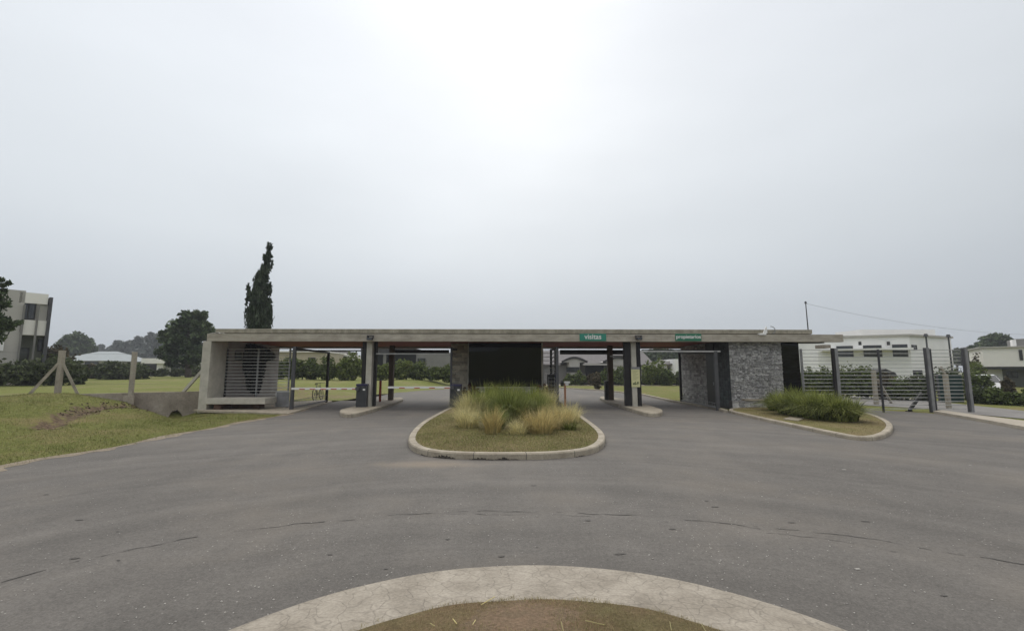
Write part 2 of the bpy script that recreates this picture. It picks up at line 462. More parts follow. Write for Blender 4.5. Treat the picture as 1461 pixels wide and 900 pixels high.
# lawn: mottled green / dry / bare earth (the attribute 'dirt' marks eroded places)
def lawn(name, g1, g2, dry, dryamt=0.5, dirtc=(0.075, 0.05, 0.035), d0=0.0):
    m = bpy.data.materials.new(name); m.use_nodes = True
    t = m.node_tree; bs = t.nodes['Principled BSDF']; nn = t.nodes.new; ll = t.links.new
    bs.inputs['Roughness'].default_value = 0.95; bs.inputs['Specular IOR Level'].default_value = 0.1
    ge = nn('ShaderNodeNewGeometry')
    def noise_(sc, de=5, ro=0.6):
        n_ = nn('ShaderNodeTexNoise'); n_.inputs['Scale'].default_value = sc; n_.inputs['Detail'].default_value = de; n_.inputs['Roughness'].default_value = ro
        ll(ge.outputs['Position'], n_.inputs['Vector']); return n_.outputs['Fac']
    def mr(src, a, b, c, d):
        x = nn('ShaderNodeMapRange'); ll(src, x.inputs[0])
        for i, v in enumerate((a, b, c, d)): x.inputs[i + 1].default_value = v
        return x.outputs[0]
    a = nn('ShaderNodeMixRGB'); ll(mr(noise_(6, 6), 0.35, 0.65, 0, 1), a.inputs[0]); a.inputs[1].default_value = (*g1, 1); a.inputs[2].default_value = (*g2, 1)
    b = nn('ShaderNodeMixRGB'); ll(mr(noise_(0.5, 6, 0.65), 0.62 - 0.25 * dryamt, 0.80 - 0.25 * dryamt, 0, 0.9), b.inputs[0]); ll(a.outputs[0], b.inputs[1]); b.inputs[2].default_value = (*dry, 1)
    at = nn('ShaderNodeAttribute'); at.attribute_name = 'dirt'
    ra = nn('ShaderNodeMath'); ra.operation = 'MULTIPLY_ADD'; ll(noise_(4.5, 8, 0.7), ra.inputs[0]); ra.inputs[1].default_value = 1.7
    sh_ = nn('ShaderNodeMath'); sh_.operation = 'SUBTRACT'; ll(at.outputs['Fac'], sh_.inputs[0]); sh_.inputs[1].default_value = 0.42; ll(sh_.outputs[0], ra.inputs[2])
    d = nn('ShaderNodeMixRGB'); ll(mr(ra.outputs[0], 0.82 - d0, 0.98 - d0, 0, 1), d.inputs[0]); ll(b.outputs[0], d.inputs[1])
    dn = nn('ShaderNodeMixRGB'); ll(mr(noise_(9, 4), 0.4, 0.65, 0, 1), dn.inputs[0]); dn.inputs[1].default_value = (*dirtc, 1); dn.inputs[2].default_value = (0.20, 0.15, 0.10, 1)
    ll(dn.outputs[0], d.inputs[2])
    ff = nn('ShaderNodeVectorMath'); ff.operation = 'SCALE'; ll(d.outputs[0], ff.inputs[0]); ll(mr(noise_(45, 3, 0.7), 0.25, 0.75, 0.65, 1.35), ff.inputs['Scale'])
    ll(ff.outputs[0], bs.inputs['Base Color'])
    bp = nn('ShaderNodeBump'); bp.inputs['Strength'].default_value = 0.8; bp.inputs['Distance'].default_value = 0.05
    ll(noise_(28, 5, 0.7), bp.inputs['Height']); ll(bp.outputs[0], bs.inputs['Normal'])
    return m
M['lawn'] = lawn('lawn', (0.12, 0.135, 0.036), (0.19, 0.195, 0.062), (0.22, 0.18, 0.085), 0.55)
M['lawn_far'] = lawn('lawn_far', (0.145, 0.165, 0.045), (0.21, 0.225, 0.072), (0.24, 0.21, 0.11), 0.55, (0.22, 0.18, 0.10))
M['turf_island'] = lawn('island_turf', (0.13, 0.125, 0.045), (0.20, 0.18, 0.075), (0.22, 0.175, 0.095), 0.9)
M['turf_circle'] = lawn('circle_turf', (0.10, 0.095, 0.04), (0.19, 0.165, 0.085), (0.20, 0.135, 0.085), 0.9, (0.24, 0.17, 0.115), 0.12)

# ------------------------------------------------------------------ the ground
ROAD_PX = [(-260, 745), (0, 668), (60, 656), (150, 641), (250, 621), (340, 604), (378, 597), (412, 591), (440, 583), (475, 573.5), (505, 568), (540, 562),
           (562, 560), (600, 557), (640, 554.5), (700, 553), (799, 553), (860, 557), (917, 563), (960, 573), (1020, 583), (1034, 587), (1130, 584), (1215, 582.5),
           (1337, 590), (1461, 613), (1620, 642)]
road_poly = [G(*p).xy for p in ROAD_PX] + [Vector((60, 2.0)), Vector((60, -60)), Vector((-60, -60)), Vector((-60, 2.5))]
RP = np.array([[p.x, p.y] for p in road_poly])
def dist_poly(X, Y):
    d = np.full(X.shape, 1e9)
    n = len(RP)
    inside = np.zeros(X.shape, bool)
    for i in range(n):
        a = RP[i]; b = RP[(i + 1) % n]; ab = b - a
        t = np.clip(((X - a[0]) * ab[0] + (Y - a[1]) * ab[1]) / (ab @ ab), 0, 1)
        d = np.minimum(d, np.hypot(X - a[0] - t * ab[0], Y - a[1] - t * ab[1]))
        c = ((a[1] > Y) != (b[1] > Y)) & (X < (b[0] - a[0]) * (Y - a[1]) / (b[1] - a[1] + 1e-12) + a[0])
        inside ^= c
    return np.where(inside, -d, d)
def sstep(x):
    x = np.clip(x, 0, 1); return x * x * (3 - 2 * x)
WALL_H = 0.79
WA = G(289, 558, WALL_H).xy           # right end of the retaining wall (at the portal)
WB = G(0, 564.5, WALL_H).xy           # where the wall leaves the frame
wd = (WB - WA).normalized(); WB = WA + wd * 14
def wall_sd(X, Y):                    # signed distance behind (+) the wall line, and run along it
    rx, ry = X - WA.x, Y - WA.y
    return -(rx * wd.y - ry * wd.x) * 1.0, rx * wd.x + ry * wd.y
test = wall_sd(WA.x - 3, WA.y + 10)[0]
SG = 1 if test > 0 else -1
def wsd(X, Y):
    a, b = wall_sd(X, Y); return a * SG, b
foot = []                             # ground height along the front foot of the wall
for px, py in ((289, 586), (268, 592), (245, 597), (225, 590), (190, 575), (150, 567), (110, 560.5), (60, 561.5), (0, 565)):
    d = ray(px, py)
    # meet the vertical wall plane
    nrm = Vector((-wd.y, wd.x))
    tt = (WA.x * nrm.x + WA.y * nrm.y) / (d.x * nrm.x + d.y * nrm.y)
    P = Vector((d.x * tt, d.y * tt, EYE + d.z * tt))
    foot.append((float((P.xy - WA).dot(wd)), P.z))
FS = np.array([f[0] for f in foot]); FZ = np.array([f[1] for f in foot])
GUL = [G(60, 610, 0.15).xy, G(120, 600, 0.05).xy, G(180, 592, 0).xy, G(235, 588, -0.15).xy, G(262, 587, -0.15).xy]
def seg_dist(X, Y, pts):
    d = np.full(X.shape, 1e9)
    for a, b in zip(pts, pts[1:]):
        abx, aby = b.x - a.x, b.y - a.y
        t = np.clip(((X - a.x) * abx + (Y - a.y) * aby) / (abx * abx + aby * aby), 0, 1)
        d = np.minimum(d, np.hypot(X - a.x - t * abx, Y - a.y - t * aby))
    return d
def ground_h(X, Y):
    d = dist_poly(X, Y)
    ws, run = wsd(X, Y)
    A = np.interp(run, FS, FZ)
    dd = np.maximum(d, 0)
    t = dd / (dd + np.maximum(-ws, 0.0) + 1e-6)
    h = A * sstep((t - 0.08) / 0.85) * (ws < 0.12) * (X < -4) * (d > 0)
    rough = 0.02 * np.sin(X * 1.7 + 0.6 * np.sin(Y * 2.1)) + 0.015 * np.sin(Y * 2.9 + X * 0.7)
    band = (ws < 0.12) & (X < -4) & (d > 0)
    h = h + rough * sstep(dd / 2) * band
    g = seg_dist(X, Y, GUL)
    h = h - 0.16 * np.exp(-(g / 0.32) ** 2) * band * sstep(dd / 1.0)
    return np.where(ws > 0.12, -0.06, h) * (X < -4)
def axis(parts):
    o = []
    for a, b, s_ in parts:
        o += list(np.arange(a, b, s_))
    return np.array(o + [parts[-1][1]])
ax_x = axis([(-900, -100, 80), (-100, -40, 6), (-40, -26, 1), (-26, -6, 0.2), (-6, 30, 1.5), (30, 100, 7), (100, 900, 80)])
ax_y = axis([(-120, 0, 12), (0, 6, 1), (6, 24, 0.2), (24, 60, 2), (60, 140, 8), (140, 1500, 80)])
X, Y = np.meshgrid(ax_x, ax_y)
H = ground_h(X, Y) - 0.012
gu = seg_dist(X, Y, GUL)
dpoly = dist_poly(X, Y)
dirt = np.clip(0.62 * np.exp(-(gu / 0.55) ** 2) + 0.6 * np.exp(-(np.maximum(dpoly, 0) / 0.28) ** 2), 0, 1)
nx, ny = len(ax_x), len(ax_y)
V = np.stack([X.ravel(), Y.ravel(), H.ravel()], 1)
idx = np.arange(nx * ny).reshape(ny, nx)
F = np.stack([idx[:-1, :-1].ravel(), idx[:-1, 1:].ravel(), idx[1:, 1:].ravel(), idx[1:, :-1].ravel()], 1)
g = np_mesh('ground', V, F, M['lawn'], smooth=True)
at = g.data.attributes.new('dirt', 'FLOAT', 'POINT'); at.data.foreach_set('value', dirt.ravel().astype(np.float32))
tag(g, kind='structure')

# raised lawn behind the wall and beyond the left lane
def lawn_h(X, Y):
    d = dist_poly(X, Y)
    right = sstep((-X - 3) / 5)
    near = sstep((WA.x + 0.5 - X) / 2.5)                     # level with the wall just behind it
    base = 0.75 * np.maximum(sstep((Y - 27) / 18), near)
    h = base * sstep(d / 5.0)
    h = np.where(X < WA.x, base, h)
    swell = 0.35 * sstep((Y - 40) / 25) * np.exp(-((X + 38) / 14) ** 2) + 0.05 * np.sin(X * 0.5) * sstep((Y - 30) / 10)
    return (h + swell * sstep(d / 4)) * right - 0.03 * (1 - right)
lx = axis([(-160, -40, 4), (-40, 6, 0.7)]); ly = axis([(0, 20, 0.7), (20, 48, 0.7), (48, 120, 5)])
X, Y = np.meshgrid(lx, ly)
ws, run = wsd(X, Y)
Hh = lawn_h(X, Y)
nx, ny = len(lx), len(ly)
idx = np.arange(nx * ny).reshape(ny, nx)
F = np.stack([idx[:-1, :-1].ravel(), idx[:-1, 1:].ravel(), idx[1:, 1:].ravel(), idx[1:, :-1].ravel()], 1)
# push vertices in front of the wall line onto it, drop faces wholly in front
Xf, Yf, Hf = X.ravel().copy(), Y.ravel().copy(), Hh.ravel().copy()
wsf = ws.ravel()
keep = (wsf[F].max(1) > 0.1) & ~((Xf[F].max(1) > WA.x + 0.2) & (Yf[F].min(1) < 26.6))
nv = Vector((-wd.y, wd.x)) * SG
nv = nv if wsd(WA.x + nv.x, WA.y + nv.y)[0] > 0 else -nv
push = wsf < 0.1
Xf[push] += nv.x * (0.1 - wsf[push]); Yf[push] += nv.y * (0.1 - wsf[push])
V = np.stack([Xf, Yf, Hf], 1)
lw = np_mesh('lawn', V, F[keep], M['lawn_far'], smooth=True)
tag(lw, kind='structure')
at = lw.data.attributes.new('dirt', 'FLOAT', 'POINT')
at.data.foreach_set('value', (0.5 * np.exp(-((Yf - 31) / 5) ** 2) * (Xf > -15)).astype(np.float32))
def lh(x, y):
    return float(lawn_h(np.array([x]), np.array([y]))[0])

rd = part('road', MB().sheet(road_poly, 0.0), M['asphalt'])
tag(rd, kind='structure')
# cross road behind the gate and service road behind the right fence
cr = part('cross_road', MB().sheet([G(690, 550.2).xy, G(690, 547.6).xy, G(985, 547.6).xy, G(985, 550.2).xy], 0.008), M['kerb']); tag(cr, kind='structure')
sp = [G(*p).xy for p in ((1190, 563), (1300, 569), (1461, 586), (1620, 603), (1620, 616), (1461, 597.5), (1390, 591), (1325, 583), (1230, 578), (1190, 577))]
M['service'] = mat('pale_asphalt', (0.19, 0.18, 0.17), var=0.15, scale=0.6, fine=0.1, bump=0.2)
sr = part('service_road', MB().sheet(sp, 0.008), M['service']); tag(sr, kind='structure')
# pavement with a kerb on the right
pv = [G(*p).xy for p in ((1332, 589.5), (1395, 600.5), (1461, 613), (1620, 642), (1620, 626), (1461, 604), (1395, 595.5), (1345, 588))]
M['paving'] = mat('paving', (0.36, 0.32, 0.26), var=0.12, scale=1.5, fine=0.1, bump=0.2)
pb = part('pavement', MB().prism(pv, -0.02, 0.10), M['paving'], bevel=0.015); tag(pb, kind='structure')
# threshold slab of the left portal and slab under the left leaf gate
LEAF = [G(409, 591).xy, G(472, 573.5).xy]
sb_ = part('threshold_slab', MB().prism([G(289, 586.5).xy, G(330, 588).xy, G(390, 590.5).xy, G(412, 591).xy, G(474, 573.2).xy, G(462, 571.2).xy, G(398, 575).xy, (WA.x, 24.5), (WA.x, 20.4)], -0.05, 0.045), M['kerb'], bevel=0.01)
tag(sb_, kind='structure')

# traffic circle: sloped concrete apron and mound
def fit(pts):
    A = np.array([[2 * p.x, 2 * p.y, 1] for p in pts]); b = np.array([p.x ** 2 + p.y ** 2 for p in pts])
    s_ = np.linalg.lstsq(A, b, rcond=None)[0]
    return Vector((s_[0], s_[1])), math.sqrt(s_[2] + s_[0] ** 2 + s_[1] ** 2)
oc, orad = fit([G(*p).xy for p in ((340, 900), (480, 850), (600, 822), (735, 812), (880, 820), (1040, 848), (1195, 900))])
ic, irad = fit([G(*p, 0.06).xy for p in ((515, 900), (600, 872), (680, 858), (735, 856), (850, 860), (950, 877), (1035, 900))])
def rings(prof, cs, n=160, wob=0.0):
    mb = MB(); vs_ = []; fs = []
    for (r, z, c) in prof:
        for i in range(n):
            a = 2 * math.pi * i / n
            rr = r + wob * (math.sin(7 * a) + math.sin(17 * a + 1) * .6)
            vs_.append((c.x + rr * math.cos(a), c.y + rr * math.sin(a), z))
    for k in range(len(prof) - 1):
        for i in range(n):
            fs.append((k * n + i, k * n + (i + 1) % n, (k + 1) * n + (i + 1) % n, (k + 1) * n + i))
    return mb.add(vs_, fs)
def stamped():
    m = mat('stamped_apron', (0.24, 0.21, 0.17), col2=(0.37, 0.33, 0.275), scale=3.5, bump=0, fine=0.15)
    t = m.node_tree; bs = t.nodes['Principled BSDF']; nn = t.nodes.new; ll = t.links.new
    ge = nn('ShaderNodeNewGeometry')
    wn = nn('ShaderNodeTexNoise'); wn.inputs['Scale'].default_value = 3; ll(ge.outputs['Position'], wn.inputs['Vector'])
    wa = nn('ShaderNodeMixRGB'); wa.blend_type = 'ADD'; wa.inputs[0].default_value = 0.25; ll(ge.outputs['Position'], wa.inputs[1]); ll(wn.outputs['Color'], wa.inputs[2])
    vo = nn('ShaderNodeTexVoronoi'); vo.feature = 'DISTANCE_TO_EDGE'; vo.inputs['Scale'].default_value = 7; ll(wa.outputs[0], vo.inputs['Vector'])
    mr = nn('ShaderNodeMapRange'); mr.inputs[1].default_value = 0; mr.inputs[2].default_value = 0.035; mr.inputs[3].default_value = 0.72; mr.inputs[4].default_value = 1; ll(vo.outputs['Distance'], mr.inputs[0])
    src = bs.inputs['Base Color'].links[0].from_socket
    sc = nn('ShaderNodeVectorMath'); sc.operation = 'SCALE'; ll(src, sc.inputs[0]); ll(mr.outputs[0], sc.inputs['Scale']); ll(sc.outputs[0], bs.inputs['Base Color'])
    n2 = nn('ShaderNodeTexNoise'); n2.inputs['Scale'].default_value = 22; n2.inputs['Detail'].default_value = 5; ll(ge.outputs['Position'], n2.inputs['Vector'])
    ad_ = nn('ShaderNodeMath'); ad_.operation = 'MULTIPLY_ADD'; ll(mr.outputs[0], ad_.inputs[0]); ad_.inputs[1].default_value = 0.7; ll(n2.outputs['Fac'], ad_.inputs[2])
    bp = nn('ShaderNodeBump'); bp.inputs['Strength'].default_value = 0.7; bp.inputs['Distance'].default_value = 0.012; ll(ad_.outputs[0], bp.inputs['Height']); ll(bp.outputs[0], bs.inputs['Normal'])
    return m
M['stamped'] = stamped()
rc_ = part('traffic_circle_apron', rings([(orad, -0.01, oc), (orad - 0.005, 0.03, oc), (orad - 0.04, 0.045, oc), (irad + 0.06, 0.075, ic), (irad - .1, 0.075, ic)], None, wob=0.004), M['stamped'], smooth=True)
tag(rc_, kind='structure')
je = part('apron_joint', rings([(orad + 0.034, 0.004, oc), (orad - 0.004, 0.006, oc)], None, wob=0.006), mat('joint_dirt', (0.035, 0.03, 0.026), var=0.4, scale=9, bump=.4)); tag(je, kind='structure')
md = part('traffic_circle_turf', rings([(irad, 0.07, ic), (irad - 0.1, 0.09, ic)] + [(irad * (1 - k / 16), float(np.interp(1 - k / 16, [0, .3, .6, .95], [.185, .18, .16, .09])), ic) for k in range(1, 16)] + [(0.01, 0.185, ic)], None, wob=0.012), M['turf_circle'], smooth=True)
pc_ = G(742, 885, .12)
at = md.data.attributes.new('dirt', 'FLOAT', 'POINT')
at.data.foreach_set('value', [1.1 * math.exp(-((v.co.x - pc_.x) / .32) ** 2 - ((v.co.y - pc_.y) / .30) ** 2) for v in md.data.vertices])
tag(md, kind='structure')

# unseen ridge added behind the viewpoint to darken the booth glass reflection
hb_ = MB(); vs_ = []; nh = 60
for j, (yy, k_) in enumerate(((-58, 0), (-64, .55), (-72, .9), (-84, 1), (-110, .6))):
    for i in range(nh):
        xx = -120 + i * 240 / (nh - 1)
        vs_.append((xx, yy + 2 * math.sin(xx * .2), -.1 + k_ * (7.5 + 1.6 * math.sin(xx * .11 + 1) + .9 * math.sin(xx * .31) + .5 * math.sin(xx * .9))))
hb_.add(vs_, [(j * nh + i, j * nh + i + 1, (j + 1) * nh + i + 1, (j + 1) * nh + i) for j in range(4) for i in range(nh - 1)])
o = part('added_ridge', hb_, M['lawn'], smooth=True); tag(o, kind='structure')
cm = MB()  # dark clods along the ditch, also standing in for the eroded bank's shadow
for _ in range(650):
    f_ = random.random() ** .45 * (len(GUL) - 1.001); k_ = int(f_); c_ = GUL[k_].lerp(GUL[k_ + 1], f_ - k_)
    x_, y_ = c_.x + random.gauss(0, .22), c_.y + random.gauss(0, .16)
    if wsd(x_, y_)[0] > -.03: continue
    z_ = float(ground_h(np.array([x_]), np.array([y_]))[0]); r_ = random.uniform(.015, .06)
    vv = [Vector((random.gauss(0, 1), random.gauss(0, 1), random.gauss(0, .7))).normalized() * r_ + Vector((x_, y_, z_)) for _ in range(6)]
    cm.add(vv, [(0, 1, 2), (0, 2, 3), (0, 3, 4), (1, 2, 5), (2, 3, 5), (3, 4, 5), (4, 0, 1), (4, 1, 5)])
M['clod_shade'] = mat('soil_clod_shade', (0.05, 0.033, 0.022), col2=(0.12, 0.085, 0.06), scale=9, bump=.6)
o = part('soil', cm, M['clod_shade']); tag(o, 'dark soil clods in the ditch by the left wall, also standing in for the eroded bank shadow', 'soil', kind='stuff')

# kerbed islands
def island(name, outline, hk, kw, turf, crown=0.05, it=3):
    pts = smooth_closed(outline, it)
    i1 = inset(pts, 0.02); i2 = inset(pts, kw); i3 = inset(pts, kw + 0.005)
    n = len(pts); mb = MB()
    vs_ = [(p.x, p.y, -0.02) for p in pts] + [(p.x, p.y, hk - 0.025) for p in pts] + [(p.x, p.y, hk) for p in i1] + [(p.x, p.y, hk) for p in i2] + [(p.x, p.y, hk - .05) for p in i3]
    fs = [(k * n + i, k * n + (i + 1) % n, (k + 1) * n + (i + 1) % n, (k + 1) * n + i) for k in range(4) for i in range(n)]
    mb.add(vs_, fs)
    if turf is None:
        mb.sheet([(p.x, p.y) for p in i2], hk - .003)
    mb.cur = 1; run = 0; nxt = .5
    for i in range(n):
        a_, b_ = pts[i], pts[(i + 1) % n]; L_ = (b_ - a_).length
        while nxt < run + L_:
            f_ = (nxt - run) / L_; p_ = a_.lerp(b_, f_); q_ = i2[i].lerp(i2[(i + 1) % n], f_)
            t_ = (b_ - a_).normalized() * .006; o_ = (p_ - q_).normalized()
            e_ = p_ + o_ * .002; c_ = p_ - o_ * .018
            for (u, v, zu_, zv_) in ((q_, c_, hk + .0015, hk + .0015), (c_, e_, hk + .0015, hk - .024), (e_, e_ + o_ * .0005, hk - .024, 0)):
                mb.add([(u.x - t_.x, u.y - t_.y, zu_), (u.x + t_.x, u.y + t_.y, zu_), (v.x + t_.x, v.y + t_.y, zv_), (v.x - t_.x, v.y - t_.y, zv_)], [(0, 1, 2, 3)])
            nxt += 1.0
        run += L_
    o = part(name, mb, [M['kerb'], M['tyre_dark']], smooth=False); tag(o, kind='structure')
    if turf:
        m2 = MB()
        cx = sum(p.x for p in pts) / n; cy = sum(p.y for p in pts) / n
        rr = []
        for s_, z in ((1.0, hk - 0.012), (0.93, hk + 0.006), (0.8, hk + crown * .6), (0.5, hk + crown), (0.02, hk + crown)):
            rr.append([(cx + (p.x - cx) * s_, cy + (p.y - cy) * s_, z) for p in i2])
        vs_ = [q for r_ in rr for q in r_]
        fs = [(k * n + i, k * n + (i + 1) % n, (k + 1) * n + (i + 1) % n, (k + 1) * n + i) for k in range(4) for i in range(n)]
        t_ = part(name.replace('kerb', 'turf'), m2.add(vs_, fs), turf, smooth=True); tag(t_, kind='structure')
    return pts, i2
def GP(l, h=0): return [G(p[0], p[1], h).xy for p in l]
mid_out = GP([(657, 577), (643, 583.5), (620, 596), (598, 609), (583, 626), (582, 640), (603, 650.5), (650, 655), (720, 656), (790, 655), (845, 649), (864, 637), (863, 623), (845, 608), (826, 594), (812, 584), (802, 575)])
mid_out = mid_out + [Vector((2.75, 27)), Vector((-2.35, 27))]
mid_pts, mid_in = island('central_island_kerb', mid_out, 0.12, 0.16, M['turf_island'], 0.06, it=2)
M['gap_dark'] = mat('kerb_gap_dark', (0.03, 0.025, 0.02), var=0.4, scale=9, bump=.6)
em = MB()  # dark strips laid against the kerb foot stand in for its eroded hollows
ctr = Vector((0.1, 14))
for i in range(len(mid_pts)):
    pa, pb = mid_pts[i], mid_pts[(i + 1) % len(mid_pts)]
    if pa.y > 9.6: continue
    n_ = max(1, int((pb - pa).length / .03))
    for k in range(n_):
        a_ = pa.lerp(pb, k / n_); b_ = pa.lerp(pb, (k + 1) / n_)
        x_ = a_.x
        act = .5 * math.sin(x_ * 4.1 + 1) + .5 * math.sin(x_ * 9.7) + (.75 if -1.25 < x_ < .05 else (.15 if x_ < 0 else -.45))
        hh_ = max(0, act) * random.uniform(.015, .05)
        if hh_ < .006: continue
        o1 = (a_ - ctr).normalized() * .007; o2 = (a_ - ctr).normalized() * random.uniform(.02, .05)
        em.add([(a_.x + o1.x, a_.y + o1.y, hh_), (b_.x + o1.x, b_.y + o1.y, hh_ * random.uniform(.6, 1)), (b_.x + o2.x, b_.y + o2.y, .004), (a_.x + o2.x, a_.y + o2.y, .004)], [(0, 1, 2, 3)])
o = part('soil', em, M['gap_dark']); tag(o, 'dark soil coloured strips standing in for the eroded gaps at the foot of the central island kerb', 'soil', kind='stuff')
r_out = GP([(1036, 588), (1062, 594), (1100, 603), (1150, 613.5), (1195, 623.5), (1225, 629), (1256, 628), (1273, 619), (1275, 609), (1262, 600.5), (1240, 592.5), (1215, 586.5)]) + [Vector((13.3, 20.9)), Vector((11.4, 20.9)), Vector((10.1, 20.4))]
r_pts, r_in = island('right_island_kerb', r_out, 0.10, 0.15, M['turf_island'], 0.03, it=2)
l_pts, _ = island('left_traffic_island_kerb', GP([(484, 590), (486, 594), (497, 596.5), (512, 594), (545, 584), (574, 574), (576, 571.5), (569, 569.5), (545, 573), (521, 579), (500, 585), (488, 588)]), 0.14, 0.12, None)
q_pts, _ = island('right_traffic_island_kerb', GP([(946, 590), (944, 593.5), (932, 595.5), (918, 593), (893, 584.5), (857, 572), (855, 569.5), (862, 568), (885, 571.5), (913, 578), (932, 584), (943, 588)]), 0.14, 0.12, None)
# kerb along the far side of the right lane
k_px = [(799, 553.5), (860, 557.5), (917, 563.5), (960, 573.5), (1020, 583.5), (1036, 588)]
kb = MB()
kp = [G(*p).xy for p in k_px]
for a, b in zip(kp, kp[1:]):
    kb.beam((a.x, a.y, 0.03), (b.x, b.y, 0.03), 0.16, 0.14)
o = part('lane_kerb', kb, M['kerb'], bevel=0.01); tag(o, kind='structure')

# worn sandy verge along the left road edge
vb = MB(); ve = [G(*p).xy for p in ROAD_PX[:9]]
vp = []
for a_, b_ in zip(ve, ve[1:]):
    k_n = max(1, int((b_ - a_).length / .12)); vp += [a_.lerp(b_, k / k_n) for k in range(k_n)]
vs_ = []; s_r = 0
for i, p in enumerate(vp):
    t_ = (vp[min(i + 1, len(vp) - 1)] - vp[max(0, i - 1)]).normalized(); n_ = Vector((-t_.y, t_.x))
    if dist_poly(np.array([p.x + n_.x * .05]), np.array([p.y + n_.y * .05]))[0] < 0: n_ = -n_
    wi = .10 + .07 * math.sin(i * .37) + .05 * math.sin(i * 1.1 + 2) + random.uniform(-.03, .03); wo = .16 + .1 * math.sin(i * .23 + 1)
    vs_ += [(p.x - n_.x * max(.01, wi), p.y - n_.y * max(.01, wi), .0045), (p.x + n_.x * wo, p.y + n_.y * wo, .006)]
M['sand'] = mat('verge_sand', (0.17, 0.135, 0.10), col2=(0.27, 0.225, 0.165), scale=3, bump=.5, fine=.2)
vb.add(vs_, [(2 * i, 2 * i + 1, 2 * i + 3, 2 * i + 2) for i in range(len(vp) - 1)])
o = part('verge', vb, M['sand']); tag(o, kind='structure')

# cracks, oil marks and debris on the road
ck = MB()
def crack(pxs, wmax=0.022, br=0.3):
    pts = [G(*p).xy for p in pxs]
    fine_ = []
    for i, (a, b) in enumerate(zip(pts, pts[1:])):
        n = max(2, int((b - a).length / 0.05))
        fine_ += [a.lerp(b, k / n) for k in range(n)]
    ph = random.random() * 50
    def nz(s_): return math.sin(s_ * 0.9 + ph) + .6 * math.sin(s_ * 2.7 + ph * 2) + .4 * math.sin(s_ * 7.1 + ph)
    prev = None
    for i, p in enumerate(fine_):
        t = (fine_[min(i + 1, len(fine_) - 1)] - fine_[max(i - 1, 0)]).normalized()
        nn_ = Vector((-t.y, t.x))
        c = p + nn_ * (0.025 * nz(i * .13) + random.uniform(-.008, .008))
        wd_ = wmax * .55 * max(0.0, 0.45 + 0.5 * nz(i * .31 + 3) * 0.6 + random.uniform(-.4, .4))
        cur = (c - nn_ * wd_ / 2, c + nn_ * wd_ / 2, wd_)
        if prev and prev[2] > 0.002 and cur[2] > 0.002:
            ck.add([(prev[0].x, prev[0].y, .004), (prev[1].x, prev[1].y, .004), (cur[1].x, cur[1].y, .004), (cur[0].x, cur[0].y, .004)], [(0, 1, 2, 3)])
        prev = cur
crack([(0, 829), (90, 806), (180, 786), (300, 763), (420, 747), (560, 735), (700, 729), (800, 729.5), (930, 737), (1040, 748), (1100, 755)], 0.035)
crack([(1075, 752), (1150, 758), (1250, 770), (1340, 785), (1461, 804), (1560, 826)], 0.035)
crack([(1060, 757), (1200, 771), (1300, 790)], 0.02)
crack([(640, 733), (760, 733), (880, 738), (960, 745)], 0.018)
for _ in range(22):
    px, py = random.uniform(20, 1440), random.uniform(690, 880)
    if (G(px, py).xy - oc).length < orad + .15: continue
    p = G(px, py); r = random.uniform(.008, .026)
    pts = [(p.x + r * random.uniform(.5, 1.6) * 1.8 * math.cos(a), p.y + r * random.uniform(.5, 1) * math.sin(a)) for a in np.linspace(0, 2 * math.pi, 8)[:-1]]
    ck.sheet(pts, .0045)
o = part('road_cracks', ck, M['tyre_dark']); tag(o, 'dark broken crack lines and oil spots curving over the grey asphalt', 'cracks', kind='stuff')
db = MB()
for _ in range(500):
    px, py = random.uniform(0, 1461), random.choice((random.uniform(640, 900), random.uniform(700, 890)))
    p = G(px, py)
    if (p.xy - oc).length < orad + .05: continue
    if dist_poly(np.array([p.x]), np.array([p.y]))[0] > -0.2: continue
    r = random.uniform(.0018, .0055); h = r * .7
    db.box(p.x - r, p.x + r * random.uniform(.4, 1.4), p.y - r * .8, p.y + r, .001, .002 + h)
for _ in range(4):
    px, py = random.uniform(700, 1450), random.uniform(640, 880)
    p = G(px, py); r = random.uniform(.015, .035)
    if (p.xy - oc).length < orad + .05: continue
    db.box(p.x - r, p.x + r, p.y - .01, p.y + .012, .001, .006)
o = part('gravel', db, M['debris']); tag(o, 'pale loose grit scattered over the grey asphalt', 'gravel', kind='stuff')

